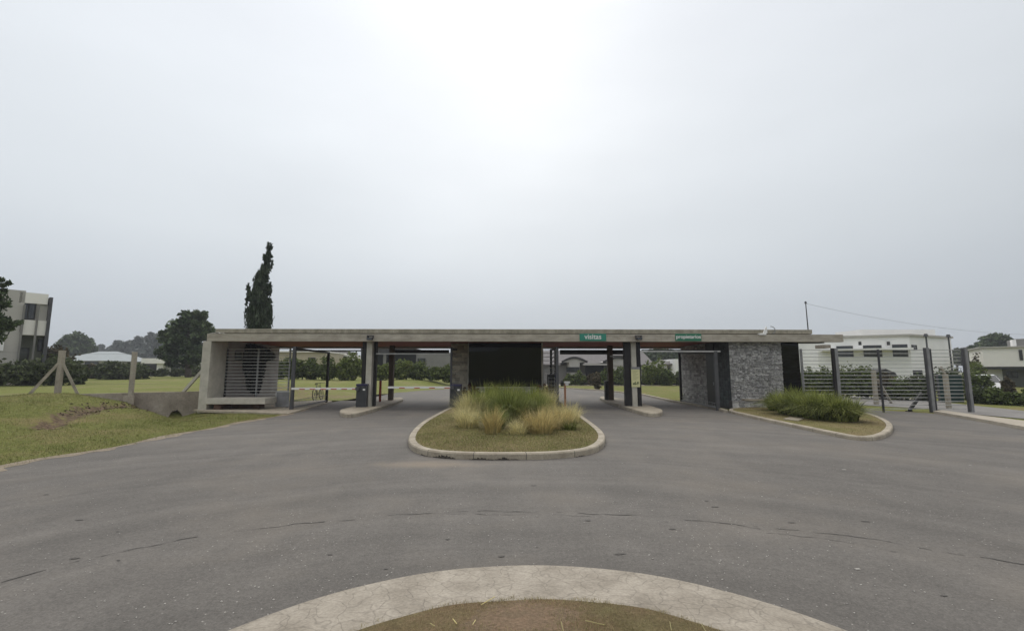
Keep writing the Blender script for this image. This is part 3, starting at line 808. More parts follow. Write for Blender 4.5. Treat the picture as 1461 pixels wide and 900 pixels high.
# ------------------------------------------------------------------ foliage helpers
rng = np.random.default_rng(11)
def quads(P, size, flat=0.0, elong=1.6):
    n = len(P)
    a = rng.normal(size=(n, 3)); a /= np.linalg.norm(a, axis=1)[:, None]
    if flat: a[:, 2] *= (1 - flat); a /= np.linalg.norm(a, axis=1)[:, None]
    b = rng.normal(size=(n, 3)); b -= (a * b).sum(1)[:, None] * a; b /= np.linalg.norm(b, axis=1)[:, None]
    s_ = size * rng.uniform(0.6, 1.4, size=(n, 1))
    a = a * s_ * elong / 2; b = b * s_ / 2
    V_ = np.stack([P - a, P + b * .9 - a * .1, P + a, P - b * .9 + a * .1], 1).reshape(-1, 3)
    F_ = np.arange(4 * n).reshape(n, 4)
    return V_, F_
def crown_pts(blobs, clumps, per, sig=0.16, shell=0.35):
    out_ = []
    vol = np.array([b[3] * b[4] * b[5] for b in blobs]); vol = vol ** (2 / 3); vol = vol / vol.sum()
    for b, f in zip(blobs, vol):
        k = max(3, int(clumps * f))
        d = rng.normal(size=(k, 3)); d /= np.linalg.norm(d, axis=1)[:, None]
        r = rng.uniform(0, 1, size=(k, 1)) ** shell * rng.uniform(0.82, 1.12, size=(k, 1))
        cen = np.array(b[:3]) + d * r * np.array(b[3:6])
        sg = sig * min(b[3:6])
        pts = cen[:, None, :] + rng.normal(size=(k, per, 3)) * sg * np.array([1, 1, 0.75]) * rng.uniform(.6, 1.3, size=(k, 1, 1))
        out_.append(pts.reshape(-1, 3))
    return np.concatenate(out_)
def trunk_mb(base, top, r0, r1, limbs=6, spread=1.0, seed=0, lo=0.45):
    rnd = random.Random(seed); mb = MB()
    base = Vector(base); top = Vector(top); prev = base; n = 6
    pts = [base.lerp(top, i / n) + Vector((rnd.uniform(-.06, .06), rnd.uniform(-.06, .06), 0)) * (i > 0) for i in range(n + 1)]
    for i in range(n):
        mb.cyl(pts[i], pts[i + 1], r0 + (r1 - r0) * i / n, r0 + (r1 - r0) * (i + 1) / n, 8)
    for k in range(limbs):
        f = lo + (0.98 - lo) * k / max(1, limbs - 1)
        p = base.lerp(top, f); a = k * 2.4 + rnd.random()
        q = p + Vector((math.cos(a), math.sin(a), rnd.uniform(.3, .8))) * spread * rnd.uniform(.6, 1)
        mb.cyl(p, q, r1 * 1.1 + .01, r1 * .3 + .006, 6)
    return mb
def tree(name, label, cat, base, blobs, mat_, clumps, per, size, tr=(.2, .07), group=None, sig=.16, shell=.35, flat=0, limbs=7, ttop=None, elong=1.6, lo=.45):
    base = Vector(base)
    t = thing(name, label, cat, base, group)
    top = Vector(ttop) if ttop else Vector((blobs[0][0], blobs[0][1], max(b[2] + b[5] * .5 for b in blobs)))
    spread = max(b[3] for b in blobs) * .5
    part('trunk', trunk_mb(base - Vector((0, 0, .15)), top, tr[0], tr[1], limbs, spread, int(abs(base.x * 10)), lo), M['bark'], t, smooth=True)
    P_ = crown_pts(blobs, clumps, per, sig, shell)
    V_, F_ = quads(P_, size, flat, elong)
    np_mesh('crown', V_, F_, mat_, t)
    return t
def bush(name, label, cat, base, rx, ry, hz, mat_, n=1600, size=.12, group=None, lumps=5, low=0.0, seed=1):
    base = Vector(base); rnd = random.Random(seed + int(abs(base.x) * 7))
    t = thing(name, label, cat, base, group)
    bl = [(base.x, base.y, base.z + hz * .45, rx * .75, ry * .75, hz * .5)]
    for k in range(lumps):
        a = k * 2 * math.pi / lumps + rnd.random()
        f = rnd.uniform(.45, .85)
        bl.append((base.x + math.cos(a) * rx * .55, base.y + math.sin(a) * ry * .55, base.z + hz * f * .62, rx * rnd.uniform(.35, .5), ry * rnd.uniform(.35, .5), hz * f * .42))
    P_ = crown_pts(bl, n // 14, 14, .2, .3)
    P_[:, 2] = np.maximum(P_[:, 2], base.z + 0.02)
    V_, F_ = quads(P_, size)
    np_mesh('foliage', V_, F_, mat_, t)
    st = MB()
    for k in range(5):
        a = k * 1.3
        st.cyl(base - Vector((0, 0, .05)), base + Vector((math.cos(a) * rx * .4, math.sin(a) * ry * .4, hz * .65)), .03, .012, 6)
    part('stem', st, M['bark'], t)
    return t
def blades(base, hgt, lean, width, segs=3, droop=0.0, ldir=None):
    """base (N,3), hgt (N,), lean (N,), -> curved tapering strips"""
    n = len(base)
    a = rng.uniform(0, 2 * math.pi, n) if ldir is None else ldir
    D = np.stack([np.cos(a), np.sin(a), np.zeros(n)], 1)
    a2 = a + math.pi / 2 + rng.uniform(-.9, .9, n)
    Wd = np.stack([np.cos(a2), np.sin(a2), np.zeros(n)], 1)
    rows = []
    for k in range(segs + 1):
        t = k / segs
        c = base + D * (hgt * lean * t ** 2)[:, None] + np.array([0, 0, 1]) * (hgt * (t - droop * lean * t ** 3 - .25 * lean * t * t))[:, None]
        w_ = width * (1 - 0.92 * t ** 1.5) / 2
        w_ = w_ if np.ndim(w_) else np.full(n, w_)
        rows.append(c - Wd * w_[:, None]); rows.append(c + Wd * w_[:, None])
    V_ = np.stack(rows, 1).reshape(-1, 3)
    s0 = np.arange(n)[:, None] * (2 * (segs + 1))
    F_ = np.concatenate([np.stack([s0[:, 0] + 2 * k, s0[:, 0] + 2 * k + 1, s0[:, 0] + 2 * k + 3, s0[:, 0] + 2 * k + 2], 1) for k in range(segs)])
    return V_, F_
def clump(name, label, cat, base, rad, h, n, mat_, group, width=.012, lean=(.1, 1.0), droop=.35):
    base = Vector(base)
    t = thing(name, label, cat, base, group)
    a = rng.uniform(0, 2 * math.pi, n); r = rad * np.sqrt(rng.uniform(0, 1, n)) * .5
    B = np.stack([base.x + r * np.cos(a), base.y + r * np.sin(a), np.full(n, base.z - .02)], 1)
    le = rng.uniform(*lean, n) * (0.45 + 0.75 * (r / (rad * .5)))
    wob = 1 + .16 * np.sin(3 * a + base.x * 5) + .1 * np.sin(7 * a + base.y * 3)
    V_, F_ = blades(B, h * wob * (1.12 - .75 * rng.uniform(0, 1, n) ** 2) , le, width * rng.uniform(.6, 1.5, n), 4, droop, a + rng.normal(0, .6, n))
    np_mesh('blades', V_, F_, mat_, t)
    return t
def inpoly(px, py, poly):
    c = False; n = len(poly)
    for i in range(n):
        a = poly[i]; b = poly[(i + 1) % n]
        if (a[1] > py) != (b[1] > py) and px < (b[0] - a[0]) * (py - a[1]) / (b[1] - a[1]) + a[0]: c = not c
    return c
# ------------------------------------------------------------------ the gatehouse
YF = 20.2                      # fascia plane
YR = 26.6                      # rear edge of the roof
xl = W(295.5, 480, YF).x; xr = W(1203, 480, YF).x
zu = W(720, 487, YF).z; zm = W(720, 476.5, YF).z
zt = W(720, 470, YF + .25).z
xpl = W(311, 470, YF + .25).x; xpr = W(1155, 470, YF + .25).x
XI = -12.62                    # inner face of the left end wall
gh = thing('gatehouse', 'long low concrete entrance gatehouse with a flat roof over the gate lanes', 'gatehouse', (0, YF, 0))
roof = MB().box(xl, xr, YF, YF + .28, zu, zm).box(xl + .02, xr - .02, YF + .28, YR - .3, zu + .16, zm - .004)
roof.cur = 1
for k in range(1, 10):
    xj = xl + (xr - xl) * k / 10 + .3 * math.sin(k * 2.1)
    roof.box(xj - .006, xj + .006, YF - .0015, YF + .01, zu + .01, zm - .01)  # darker raised strips stand in for the shadow lines of the fascia joints
rs = part('roof_slab', roof, [M['concrete'], M['retain']], gh)
part('shadow_gap', MB().box(xpl + .02, xpr - .02, YF + .16, YF + .33, zm - .002, zm + .03), M['dark_wall'], gh)  # dark backing colour strengthens the shadow line under the parapet
part('parapet', MB().box(xpl, xpr, YF + .08, YF + .35, zm + .032, zt).box(xpl, xpl + .25, YF + .352, YR - .4, zm + .002, zt).box(xpr - .25, xpr, YF + .352, YR - .4, zm + .002, zt), M['parapet'], gh, bevel=.012)
part('soffit', MB().box(XI + .01, 10.1, YF + .285, YR - .31, zu + .10, zu + .155), M['soffit'], gh)
zrb = W(720, 497, YR - .3).z
part('rear_beam', MB().box(xl + .02, xr - .1, YR - .295, YR, zrb, zm - .01), M['rear_beam'], gh, bevel=.01)
# left end wall with its meter box and the bench
part('end_wall', MB().box(XI - .36, XI, YF + .002, YR - .3, -.1, zu - .002), M['concrete_pale'], gh, bevel=.012)
part('wall_head', MB().box(XI - .35, XI - .002, YF + .285, YR - .302, zu, zu + .158), M['concrete_pale'], gh)
part('inner_panel', MB().box(XI + .001, XI + .03, YF + 1.25, YR - .32, .05, zu + .09), M['render_grey'], gh)
def side_x(px, X):             # Y at which a pixel column meets a plane x = X
    d = ray(px, 530); return X * d.y / d.x
ya, yb = side_x(333, XI + .03), side_x(341.5, XI + .03)
part('meter_box', MB().box(XI + .032, XI + .10, ya, yb, W(337, 513.5, ya).z, W(337, 501, ya).z), M['black_steel'], gh, bevel=.01)
# bench
bl, br = W(297, 570, YF - .05).x, W(378, 570, YF - .05).x
bz0, bz1 = W(340, 576.5, YF - .05).z, W(340, 568, YF - .05).z
bn = thing('concrete_bench', 'thick pale concrete slab bench below the barred opening at the left end', 'bench', (-11.5, YF, 0.05))
part('seat', MB().box(XI + .004, br, YF - .05, YF + 1.0, bz0, bz1), M['concrete_pale'], bn, bevel=.015)
part('support', MB().box(XI + .25, XI + .55, YF + .1, YF + .9, .04, bz0 - .002), M['brick'], bn)
part('support', MB().box(br - .75, br - .5, YF + .45, YF + .95, .04, bz0 - .002), M['brick'], bn)
part('back_skirt', MB().box(XI + .6, br - .76, YF + .8, YF + .95, .04, bz0 - .002), M['brick'], bn)
# columns: concrete flanked by dark steel plates
def column(px0, px1, mat_, name='column', y=None, d=.28, ztop=None, zb=.12, py=500):
    y = y or YF + .3
    a = W(px0, py, y).x; b = W(px1, py, y).x
    return part(name, MB().box(a, b, y, y + d, zb, ztop or zu + .09), mat_, gh, bevel=.01)
column(521.3, 529.3, M['concrete_pale'], y=YF + .32, d=.35, py=545)
column(515.3, 520.9, M['black_steel'], 'steel_column', y=YF + .42, d=.2, py=545)
column(529.8, 536, M['black_steel'], 'steel_column', y=YF + .62, d=.2, py=545)
column(902, 909, M['concrete_pale'], y=YF + .32, d=.35, py=545)
column(891.5, 901.5, M['black_steel'], 'steel_column', y=YF + .42, d=.2, py=545)
column(909.5, 915, M['black_steel'], 'steel_column', y=YF + .42, d=.2, py=545)
column(554, 560.5, M['brown_column'], 'rear_column', y=25.2, d=.3, py=545)
column(868.5, 875.5, M['brown_column'], 'rear_column', y=25.2, d=.3, py=545)
# guard booth: tinted glass over a low stone wall
YB = 22.8
bx0, bx1 = W(668.5, 520, YB).x, W(772.5, 520, YB).x
bzb = W(720, 551.5, YB).z
part('booth_glass', MB().box(bx0, bx1, YB, YB + .03, bzb, zu + .09), M['glass_dark'], gh)
part('booth_sill', MB().box(bx0 - .1, bx1 + .05, YB - .08, YB + .1, bzb - .07, bzb - .002), M['concrete_pale'], gh, bevel=.008)
part('booth_frame', MB().box(bx1 + .002, bx1 + .07, YB - .02, YB + .1, bzb, zu + .09), M['concrete_pale'], gh)
part('booth_frame', MB().box(bx0 - .045, bx0 - .002, YB - .02, YB + .1, bzb, zu + .09), M['concrete_pale'], gh)

def stone_face(name, origin, along, length, z0, z1, parent, mat_, normal, sh=(.035, .085), sw=(.09, .34), seed=3, depth=.03):
    """dry laid stone veneer: every stone modelled"""
    rnd = random.Random(seed); o_ = Vector(origin); a = Vector(along).normalized(); nrm = Vector(normal).normalized()
    mb = MB(); z = z0
    while z < z1 - .01:
        h = min(rnd.uniform(*sh), z1 - z); s_ = 0
        if z1 - z - h < .025: h = z1 - z
        while s_ < length - .005:
            w_ = rnd.uniform(*sw)
            if length - s_ - w_ < .06: w_ = length - s_
            d0 = rnd.uniform(.004, depth)
            g_ = .004
            p = o_ + a * (s_ + g_) ; q = o_ + a * (s_ + w_ - g_)
            j = lambda: rnd.uniform(-.013, .013)
            zz0, zz1 = z + g_, z + h - g_
            f = [p + nrm * d0 * rnd.uniform(.7, 1.1), q + nrm * d0 * rnd.uniform(.7, 1.1)]
            vs_ = [(p.x, p.y, zz0), (q.x, q.y, zz0), (q.x, q.y, zz1), (p.x, p.y, zz1),
                   (f[0].x + a.x * .008, f[0].y + a.y * .008, zz0 + .006 + j()), (f[1].x - a.x * .008, f[1].y - a.y * .008, zz0 + .006 + j()),
                   (f[1].x - a.x * .008, f[1].y - a.y * .008, zz1 - .006 + j()), (f[0].x + a.x * .008, f[0].y + a.y * .008, zz1 - .006 + j())]
            mb.add(vs_, [(4, 5, 6, 7), (0, 1, 5, 4), (1, 2, 6, 5), (2, 3, 7, 6), (3, 0, 4, 7)])
            s_ += w_
        z += h
    return part(name, mb, mat_, parent)
M['mortar'] = mat('mortar', (0.075, 0.073, 0.072), var=0.2, scale=8, bump=.3)
M['stone_warm'] = mat('warm_stone', (0.34, 0.31, 0.25), col2=(0.50, 0.46, 0.38), rough=0.85, scale=6, bump=0.6, island=0.35)
part('booth_wall', MB().box(bx0 - .1, bx1 + .05, YB - .03, YB + .2, .1, bzb - .072).box(bx0 - .04, bx0 + .02, YB + .11, YR - .5, .1, zu + .09).box(bx1 - .02, bx1 + .04, YB + .11, YR - .5, .1, zu + .09).box(bx0 + .03, bx1 - .03, YR - .6, YR - .5, .1, zu + .09), M['mortar'], gh)
stone_face('booth_base_stone', (bx0 - .1, YB - .032, .1), (1, 0, 0), bx1 - bx0 + .15, .1, bzb - .075, gh, M['stone'], (0, -1, 0), seed=5)
ax0, ax1 = W(645, 520, YB + 1.0).x, W(667.5, 520, YB + .4).x
part('booth_pier', MB().box(ax0, ax1, YB + .4, YB + 1.3, .1, zu + .088), M['stone_warm'], gh)
stone_face('booth_pier_stone', (ax0, YB + .398, .1), (1, 0, 0), ax1 - ax0, .1, zu + .085, gh, M['stone_warm'], (0, -1, 0), seed=6, sh=(.08, .2), sw=(.2, .45), depth=.02)
# right stone block (the guards' rooms)
YS = YF + .42
sx0, sx1 = W(1041.5, 530, YS).x, W(1116.5, 530, YS).x
part('room_walls', MB().box(sx0 + .01, sx1 - .01, YS + .004, YS + .25, -.05, zu + .09).box(sx0 + .012, sx0 + .25, YS + .252, YR - .32, -.05, zu + .09).box(sx1 - .25, sx1 - .012, YS + .252, YR - .32, -.05, zu + .09).box(sx0 + .252, sx1 - .252, YR - .6, YR - .32, -.05, zu + .09), M['mortar'], gh)
stone_face('stone_front', (sx0, YS, 0), (1, 0, 0), sx1 - sx0, .0, zu - .004, gh, M['stone'], (0, -1, 0), seed=9, sh=(.035, .08), sw=(.05, .17), depth=.06)
yd0, yd1 = side_x(1020.5, sx0), side_x(1008.5, sx0)
ytl = side_x(1027, sx0)
stone_face('stone_side', (sx0, yd1, 0), (0, 1, 0), YR - .33 - yd1, .0, zu + .09, gh, M['stone'], (-1, 0, 0), seed=10, sh=(.06, .13), sw=(.12, .4))
stone_face('tiled_side', (sx0, YS + .01, 0), (0, 1, 0), yd0 - YS - .02, .1, zu + .09, gh, M['tile'], (-1, 0, 0), seed=12, sh=(.13, .15), sw=(.22, .26), depth=.012)
dr = part('door', MB().box(sx0 - .03, sx0 + .008, yd0, yd1 - .01, .12, zu + .05), M['dark_door'], gh, bevel=.005)
part('door_handle', MB().box(sx0 - .06, sx0 - .032, yd0 + .12, yd0 + .16, 1.0, 1.15), M['steel'], dr)
# dark glazed end bay and its ledge
YG = YS + .35
gx0, gx1 = sx1, W(1142, 530, YG).x
part('glazed_bay', MB().box(gx0 - .001, gx1, YG, YG + .04, .55, zu + .09).box(gx1 - .04, gx1, YG + .042, YR - .4, .55, zu + .09), M['glass_dark'], gh)
part('bay_ledge', MB().box(gx0 + .001, gx1 + .3, YS + .05, YG + .1, -.05, .548), M['mortar'], gh, bevel=.01)
part('bay_sill', MB().box(gx0 + .001, gx1 + .4, YS + .0, YG - .002, .55, .62), M['concrete_pale'], gh, bevel=.01)
sbx = W(1172, 489, YF + 1.4).x
part('eave_beam', MB().box(gx1 - .3, sbx, YF + 1.2, YF + 1.5, W(1160, 489.5, YF + 1.2).z, zu + .155), M['black_steel'], gh)
ex0, ex1 = W(1173, 490, YR - 1.5).x, W(1185, 490, YR - 1.5).x
part('rear_downstand', MB().box(ex0, ex1, YR - 1.5, YR - .9, W(1178, 496.5, YR - 1.5).z, zu + .155), M['retain'], gh)
# stepped stone plinth with a pale cap
p0, p1 = W(1045, 575, YS - .35).x, W(1098, 575, YS - .35).x
pm = MB().box(p0, p1, YS - .34, YS - .05, -.02, .38)
part('plinth', pm, M['mortar'], gh)
stone_face('plinth_stone', (p0, YS - .342, 0), (1, 0, 0), p1 - p0, .0, .38, gh, M['stone'], (0, -1, 0), seed=15, sh=(.05, .11), sw=(.12, .35), depth=.04)
q0 = W(1063, 572, YS - .38).x
part('plinth_cap', MB().box(q0, p1 + .03, YS - .40, YS - .06, .382, .45), M['kerb'], gh, bevel=.01)
# signs
def font_mesh(txt, size, x, y, z, mat_, parent, name='lettering', align='CENTER', bold=.008, sy=1.0):
    cu = bpy.data.curves.new('tmp_text', 'FONT'); cu.body = txt; cu.size = size; cu.align_x = align; cu.align_y = 'CENTER'; cu.extrude = .003; cu.offset = bold
    to = bpy.data.objects.new('tmp_text', cu); C.objects.link(to)
    bpy.context.view_layer.update()
    me = bpy.data.meshes.new_from_object(to.evaluated_get(bpy.context.evaluated_depsgraph_get()))
    bpy.data.objects.remove(to)
    me.transform(Matrix.Scale(sy, 4, (0, 1, 0)))
    me.transform(Matrix.Translation(Vector((x, y, z)) - ORG[parent]) @ Matrix.Rotation(math.pi / 2, 4, 'X'))
    me.name = name
    me.materials.clear(); me.materials.append(mat_)
    return link(name, me, parent)
def sign(px0, px1, txt, label, mat_, size):
    a, b = W(px0, 476, YF - .03), W(px1, 486.3, YF - .03)
    t = thing('fascia_sign', label, 'sign', ((a.x + b.x) / 2, YF, b.z))
    part('panel', MB().box(a.x, b.x, YF - .035, YF - .002, b.z, a.z), mat_, t, bevel=.004)
    font_mesh(txt, size, (a.x + b.x) / 2, YF - .039, (a.z + b.z) / 2 + .02, M['white'], t, bold=.005)
sign(827, 865, 'visitas', 'teal sign reading visitas in white letters on the roof fascia', M['sign_green'], .31)
sign(963.5, 1001, 'propietarios', 'dark green sign reading propietarios in white letters on the roof fascia', M['sign_green2'], .222)
# floodlights on the fascia
for px, lab in ((527.5, 'small black floodlight on the roof fascia above the left concrete column'), (912, 'small black floodlight on the roof fascia above the column with the yellow notice')):
    p = W(px, 481.5, YF - .2)
    t = thing('floodlight', lab, 'floodlight', (p.x, YF, p.z), 'floodlights on the fascia')
    part('housing', MB().box(p.x - .12, p.x + .12, YF - .25, YF - .10, p.z - .10, p.z + .0), M['black_steel'], t, bevel=.01)
    part('bracket', MB().box(p.x - .13, p.x - .11, YF - .2, YF - .002, p.z - .03, p.z + .10).box(p.x + .11, p.x + .13, YF - .2, YF - .002, p.z - .03, p.z + .10).box(p.x - .13, p.x + .13, YF - .03, YF - .004, p.z + .08, p.z + .11), M['steel_dark'], t)
    part('lens', MB().box(p.x - .10, p.x + .10, YF - .256, YF - .251, p.z - .085, p.z - .015), M['window'], t)
# notice on the right column
a, b = W(900.5, 523.5, YF + .28), W(913.5, 552, YF + .28)
t = thing('notice_board', 'pale yellow notice with a grey header fixed to the right concrete column', 'notice', ((a.x + b.x) / 2, YF + .3, b.z))
part('panel', MB().box(a.x, b.x, YF + .285, YF + .318, b.z, a.z), M['sign_yellow'], t, bevel=.003)
part('header', MB().box(a.x - .004, b.x + .004, YF + .278, YF + .284, a.z - .10, a.z + .004), M['steel'], t)
lm = MB(); hgt_ = a.z - b.z
for k in range(9):
    z = a.z - .17 - k * .048
    lm.box(a.x + .06, b.x - .06 - .05 * (k % 3), YF + .281, YF + .2845, z, z + .013)
part('print_lines', lm, M['ink_faint'], t)
pm = MB(); rnd = random.Random(4)
for k in range(26):
    x = rnd.uniform(a.x + .05, b.x - .1); z = b.z + rnd.uniform(.09, .2)
    pm.box(x, x + rnd.uniform(.02, .07), YF + .280 - k * .00003, YF + .2845, z, z + rnd.uniform(.01, .04))
part('picture', pm, M['sign_ink'], t)
# roof bits
p = W(1090, 473, YF + .1)
t = thing('roof_lamp', 'white lamp with a curved arm lying on the roof edge at the right', 'lamp', (p.x, YF + .2, zt))
part('head', MB().box(p.x - .28, p.x + .02, YF - .05, YF + .2, zm - .03, zm + .05).add([(p.x - .1, YF, zm + .05), (p.x + .05, YF, zt + .12), (p.x + .09, YF, zt + .12), (p.x + .1, YF, zm + .05), (p.x - .1, YF + .06, zm + .05), (p.x + .05, YF + .06, zt + .12), (p.x + .09, YF + .06, zt + .12), (p.x + .1, YF + .06, zm + .05)], [(0, 1, 2, 3), (7, 6, 5, 4), (0, 4, 5, 1), (1, 5, 6, 2), (2, 6, 7, 3), (3, 7, 4, 0)]), M['white'], t, bevel=.01)
am = MB(); pr = None
for k in range(9):
    an = -1.2 + k * .35
    q = Vector((p.x + .28 + .2 * math.cos(an), YF + .05, zt - .03 + .17 * math.sin(an)))
    if pr: am.cyl(pr, q, .016, n=6)
    pr = q
part('arm', am, M['steel'], t)
t = thing('roof_sheeting', 'crumpled white sheeting on the left corner of the roof', 'sheeting', (xl + .4, YF + .2, zm))
V_ = []; F_ = []
nn1, nn2 = 14, 6
for j in range(nn2):
    for i in range(nn1):
        V_.append((xl + .05 + i * .05, YF + .03 + j * .06, zm + .012 + random.uniform(0, .07) * math.sin(math.pi * i / (nn1 - 1))))
F_ = [(j * nn1 + i, j * nn1 + i + 1, (j + 1) * nn1 + i + 1, (j + 1) * nn1 + i) for j in range(nn2 - 1) for i in range(nn1 - 1)]
o = part('sheet', MB().add(V_, F_), M['white'], t); o.modifiers.new('thickness', 'SOLIDIFY').thickness = .004
mp0 = W(1153, 469, YF + .9); mp1 = W(1149.5, 433, YF + .9)
mt = thing('roof_mast', 'thin dark mast standing on the right end of the gatehouse roof', 'mast', (mp0.x, YF + .9, mp0.z))
part('pole', MB().cyl((mp0.x, YF + .9, zm), mp1, .028, .02, 8), M['steel_dark'], mt)
part('cap', MB().cyl(mp1, mp1 + Vector((0, 0, .1)), .05, .04, 8), M['steel_dark'], mt)
# overhead cable from the mast to a far pole, out of frame to the right
c0 = mp1; c1 = W(1720, 452, 30)
cb = MB(); pr = None
mid_ = W(1461, 463, 26)
for k in range(41):
    s_ = k / 40
    q = c0.lerp(c1, s_)
    q.z -= 4 * 1.35 * s_ * (1 - s_)
    if pr is not None: cb.cyl(pr, q, .006, n=4)
    pr = q
o = part('overhead_cable', cb, M['cable'], None, loc=mp1); tag(o, 'thin overhead cable sagging from the roof mast out to the right', 'cable')

# the dark climbing plant on the inner panel
vine_px = [(300, 100), (340, 85), (440, 112), (510, 125), (560, 165), (605, 205), (590, 245), (540, 240), (500, 275), (492, 330), (490, 400), (472, 470), (470, 535), (440, 605), (395, 605), (350, 550), (328, 500), (318, 430), (308, 380), (280, 352), (278, 290), (272, 210), (288, 150)]
vpoly = []
for a_, b_ in vine_px:
    px, py = 310 + a_ / 7.5, 480 + b_ / 7.5
    y = side_x(px, XI + .1); q = W(px, py, y); vpoly.append((y, q.z))
vn = thing('climbing_plant', 'dark climbing plant on the shaded inner wall behind the bars', 'climbing plant', (XI + .05, sum(v[0] for v in vpoly) / len(vpoly), .1))
ys = [v[0] for v in vpoly]; zs = [v[1] for v in vpoly]
PT = []
while len(PT) < 6500:
    y, z = random.uniform(min(ys), max(ys)), random.uniform(min(zs), max(zs))
    if inpoly(y, z, vpoly): PT.append((XI + .04 + abs(random.gauss(0, .07)), y + random.gauss(0, .03), min(z + random.gauss(0, .03), zu + .05)))
V_, F_ = quads(np.array(PT), .09)
np_mesh('foliage', V_, F_, M['vine'], vn)
yb_ = side_x(367, XI + .1)
part('stem', MB().cyl((XI + .06, yb_, .05), (XI + .06, yb_, .7), .03, .02, 6).cyl((XI + .06, yb_, .7), (XI + .06, yb_ + .1, 2.4), .02, .01, 6), M['bark'], vn)

# ------------------------------------------------------------------ gates and fences
def rails(mb, a, b, z0, z1, n, r=.014, y_off=0):
    for k in range(n):
        z = z0 + (z1 - z0) * k / (n - 1)
        mb.beam((a[0], a[1], z), (b[0], b[1], z), .02, .024)
    return mb
# barred screen at the left end
YL = YF + 1.15
lp0, lp1 = W(321, 540, YL).x, W(413, 540, YL).x
bf = thing('barred_screen', 'horizontal steel bar screen across the left end bay behind the bench', 'railing', ((lp0 + lp1) / 2, YL, .05))
zt_ = W(360, 498, YL).z
rails_m = rails(MB(), (lp0, YL), (lp1, YL), .2, zt_, 18)
part('bars', rails_m, M['rail'], bf)
for px in (321.5, 366, 411.5):
    x = W(px, 540, YL).x
    part('post', MB().box(x - .03, x + .03, YL + .016, YL + .07, .045, zt_ + .04), M['steel'] if px != 321.5 else M['black_steel'], bf)
# leaf gates, swung inward: frame posts, top rail, lower mesh
def leaf(name, label, a, b, h0, h1, bars=0, low=.75, matr='black_steel', nearw=.13, n_low=26):
    a = Vector(a); b = Vector(b); d = (b - a)
    t = thing(name, label, 'gate', (a.x, a.y, .04), 'swing gates of the vehicle lanes')
    part('hinge_post', MB().box(a.x - nearw / 2, a.x + nearw / 2, a.y - .06, a.y + .06, 0, h0 + .05), M['steel_dark'], t, bevel=.006)
    part('end_post', MB().beam((b.x, b.y, .0), (b.x, b.y, h1), .11, .11, up=(0, 1, 0)), M[matr], t)
    part('top_rail', MB().beam((a.x, a.y, h0 - .04), (b.x, b.y, h1 - .04), .07, .09), M[matr], t)
    part('bottom_rail', MB().beam((a.x, a.y, .12), (b.x, b.y, .12), .05, .07), M['steel'], t)
    if bars:
        mb = MB()
        for k in range(bars):
            z = .3 + (min(h0, h1) - .45) * k / (bars - 1)
            mb.beam((a.x, a.y, z), (b.x, b.y, z), .02, .03)
        part('bars', mb, M['rail'], t)
    else:
        mb = MB()
        for k in range(1, n_low):
            p = a.lerp(b, k / n_low); mb.cyl((p.x, p.y, .12), (p.x, p.y, low), .007, n=4)
        mb.beam((a.x, a.y, low), (b.x, b.y, low), .02, .02)
        part('pickets', mb, M['steel'], t)
    return t
LX = W(418, 545, 20.3).x
leaf('swing_gate', 'open steel swing gate with a low picket panel at the left lane', (LX, 20.3), (W(467, 545, 25).x, 25.0), W(418, 496, 20.3).z, W(467, 502, 25).z, low=.42)
RX = W(1022.5, 545, 19.9).x
leaf('swing_gate', 'open steel swing gate in front of the dark door at the right lane', (RX, 19.9), (W(971, 545, 25).x, 25.0), W(1023, 502.5, 19.9).z, W(971, 502, 25).z, low=.3, nearw=.15)
B1 = W(795, 545, 20.6).x
leaf('swing_gate', 'open steel barred gate on the right of the guard booth', (B1, 20.6), (W(786.5, 545, 24.6).x, 24.6), W(795, 496.5, 20.6).z, W(786, 498, 24.6).z, bars=12)
B0 = W(643.5, 545, 21.4).x
leaf('swing_gate', 'open steel barred gate on the left of the guard booth', (B0, 21.4), (W(657, 545, 25.2).x, 25.2), W(643, 497, 21.4).z, W(657, 498, 25.2).z, bars=12, nearw=.09)
# short barred panels between the booth and its gates
x0_, x1_ = W(774.5, 530, 23.6).x, W(792, 530, 23.6).x
t = thing('barred_screen', 'short upright panel of horizontal bars beside the right side of the booth', 'railing', (x0_, 23.6, .1))
part('bars', rails(MB(), (x0_, 23.6), (x1_, 23.6), .3, W(780, 498.5, 23.6).z, 14), M['rail'], t)
part('post', MB().box(x0_ - .03, x0_ + .03, 23.62, 23.68, .1, W(780, 498, 23.6).z), M['rail'], t)
part('post', MB().box(x1_ - .03, x1_ + .03, 23.62, 23.68, .1, W(780, 498, 23.6).z), M['black_steel'], t)
# blue-black turnstile cage by the right gate: dark panel with thin pale rods
tx0, tx1 = W(782, 560, 22.4).x, W(792, 560, 22.4).x
t = thing('dark_locker', 'tall narrow dark blue metal cage beside the right booth gate', 'cage', ((tx0 + tx1) / 2, 22.4, .1))
part('body', MB().box(tx0, tx1, 22.4, 22.8, .1, W(785, 534, 22.4).z), M['black_steel'], t, bevel=.01)
part('side_plate', MB().box(tx1 + .002, tx1 + .04, 22.38, 22.82, .1, W(785, 532, 22.4).z), M['blue'], t)
rm = MB()
for k in range(6):
    z = .45 + k * .18; rm.box(tx0 + .01, tx1 - .01, 22.37, 22.385, z, z + .012)
rm.box(tx0 + .02, tx0 + .035, 22.372, 22.388, .4, 1.4).box(tx1 - .035, tx1 - .02, 22.372, 22.388, .4, 1.4)
part('bars', rm, M['rail'], t)
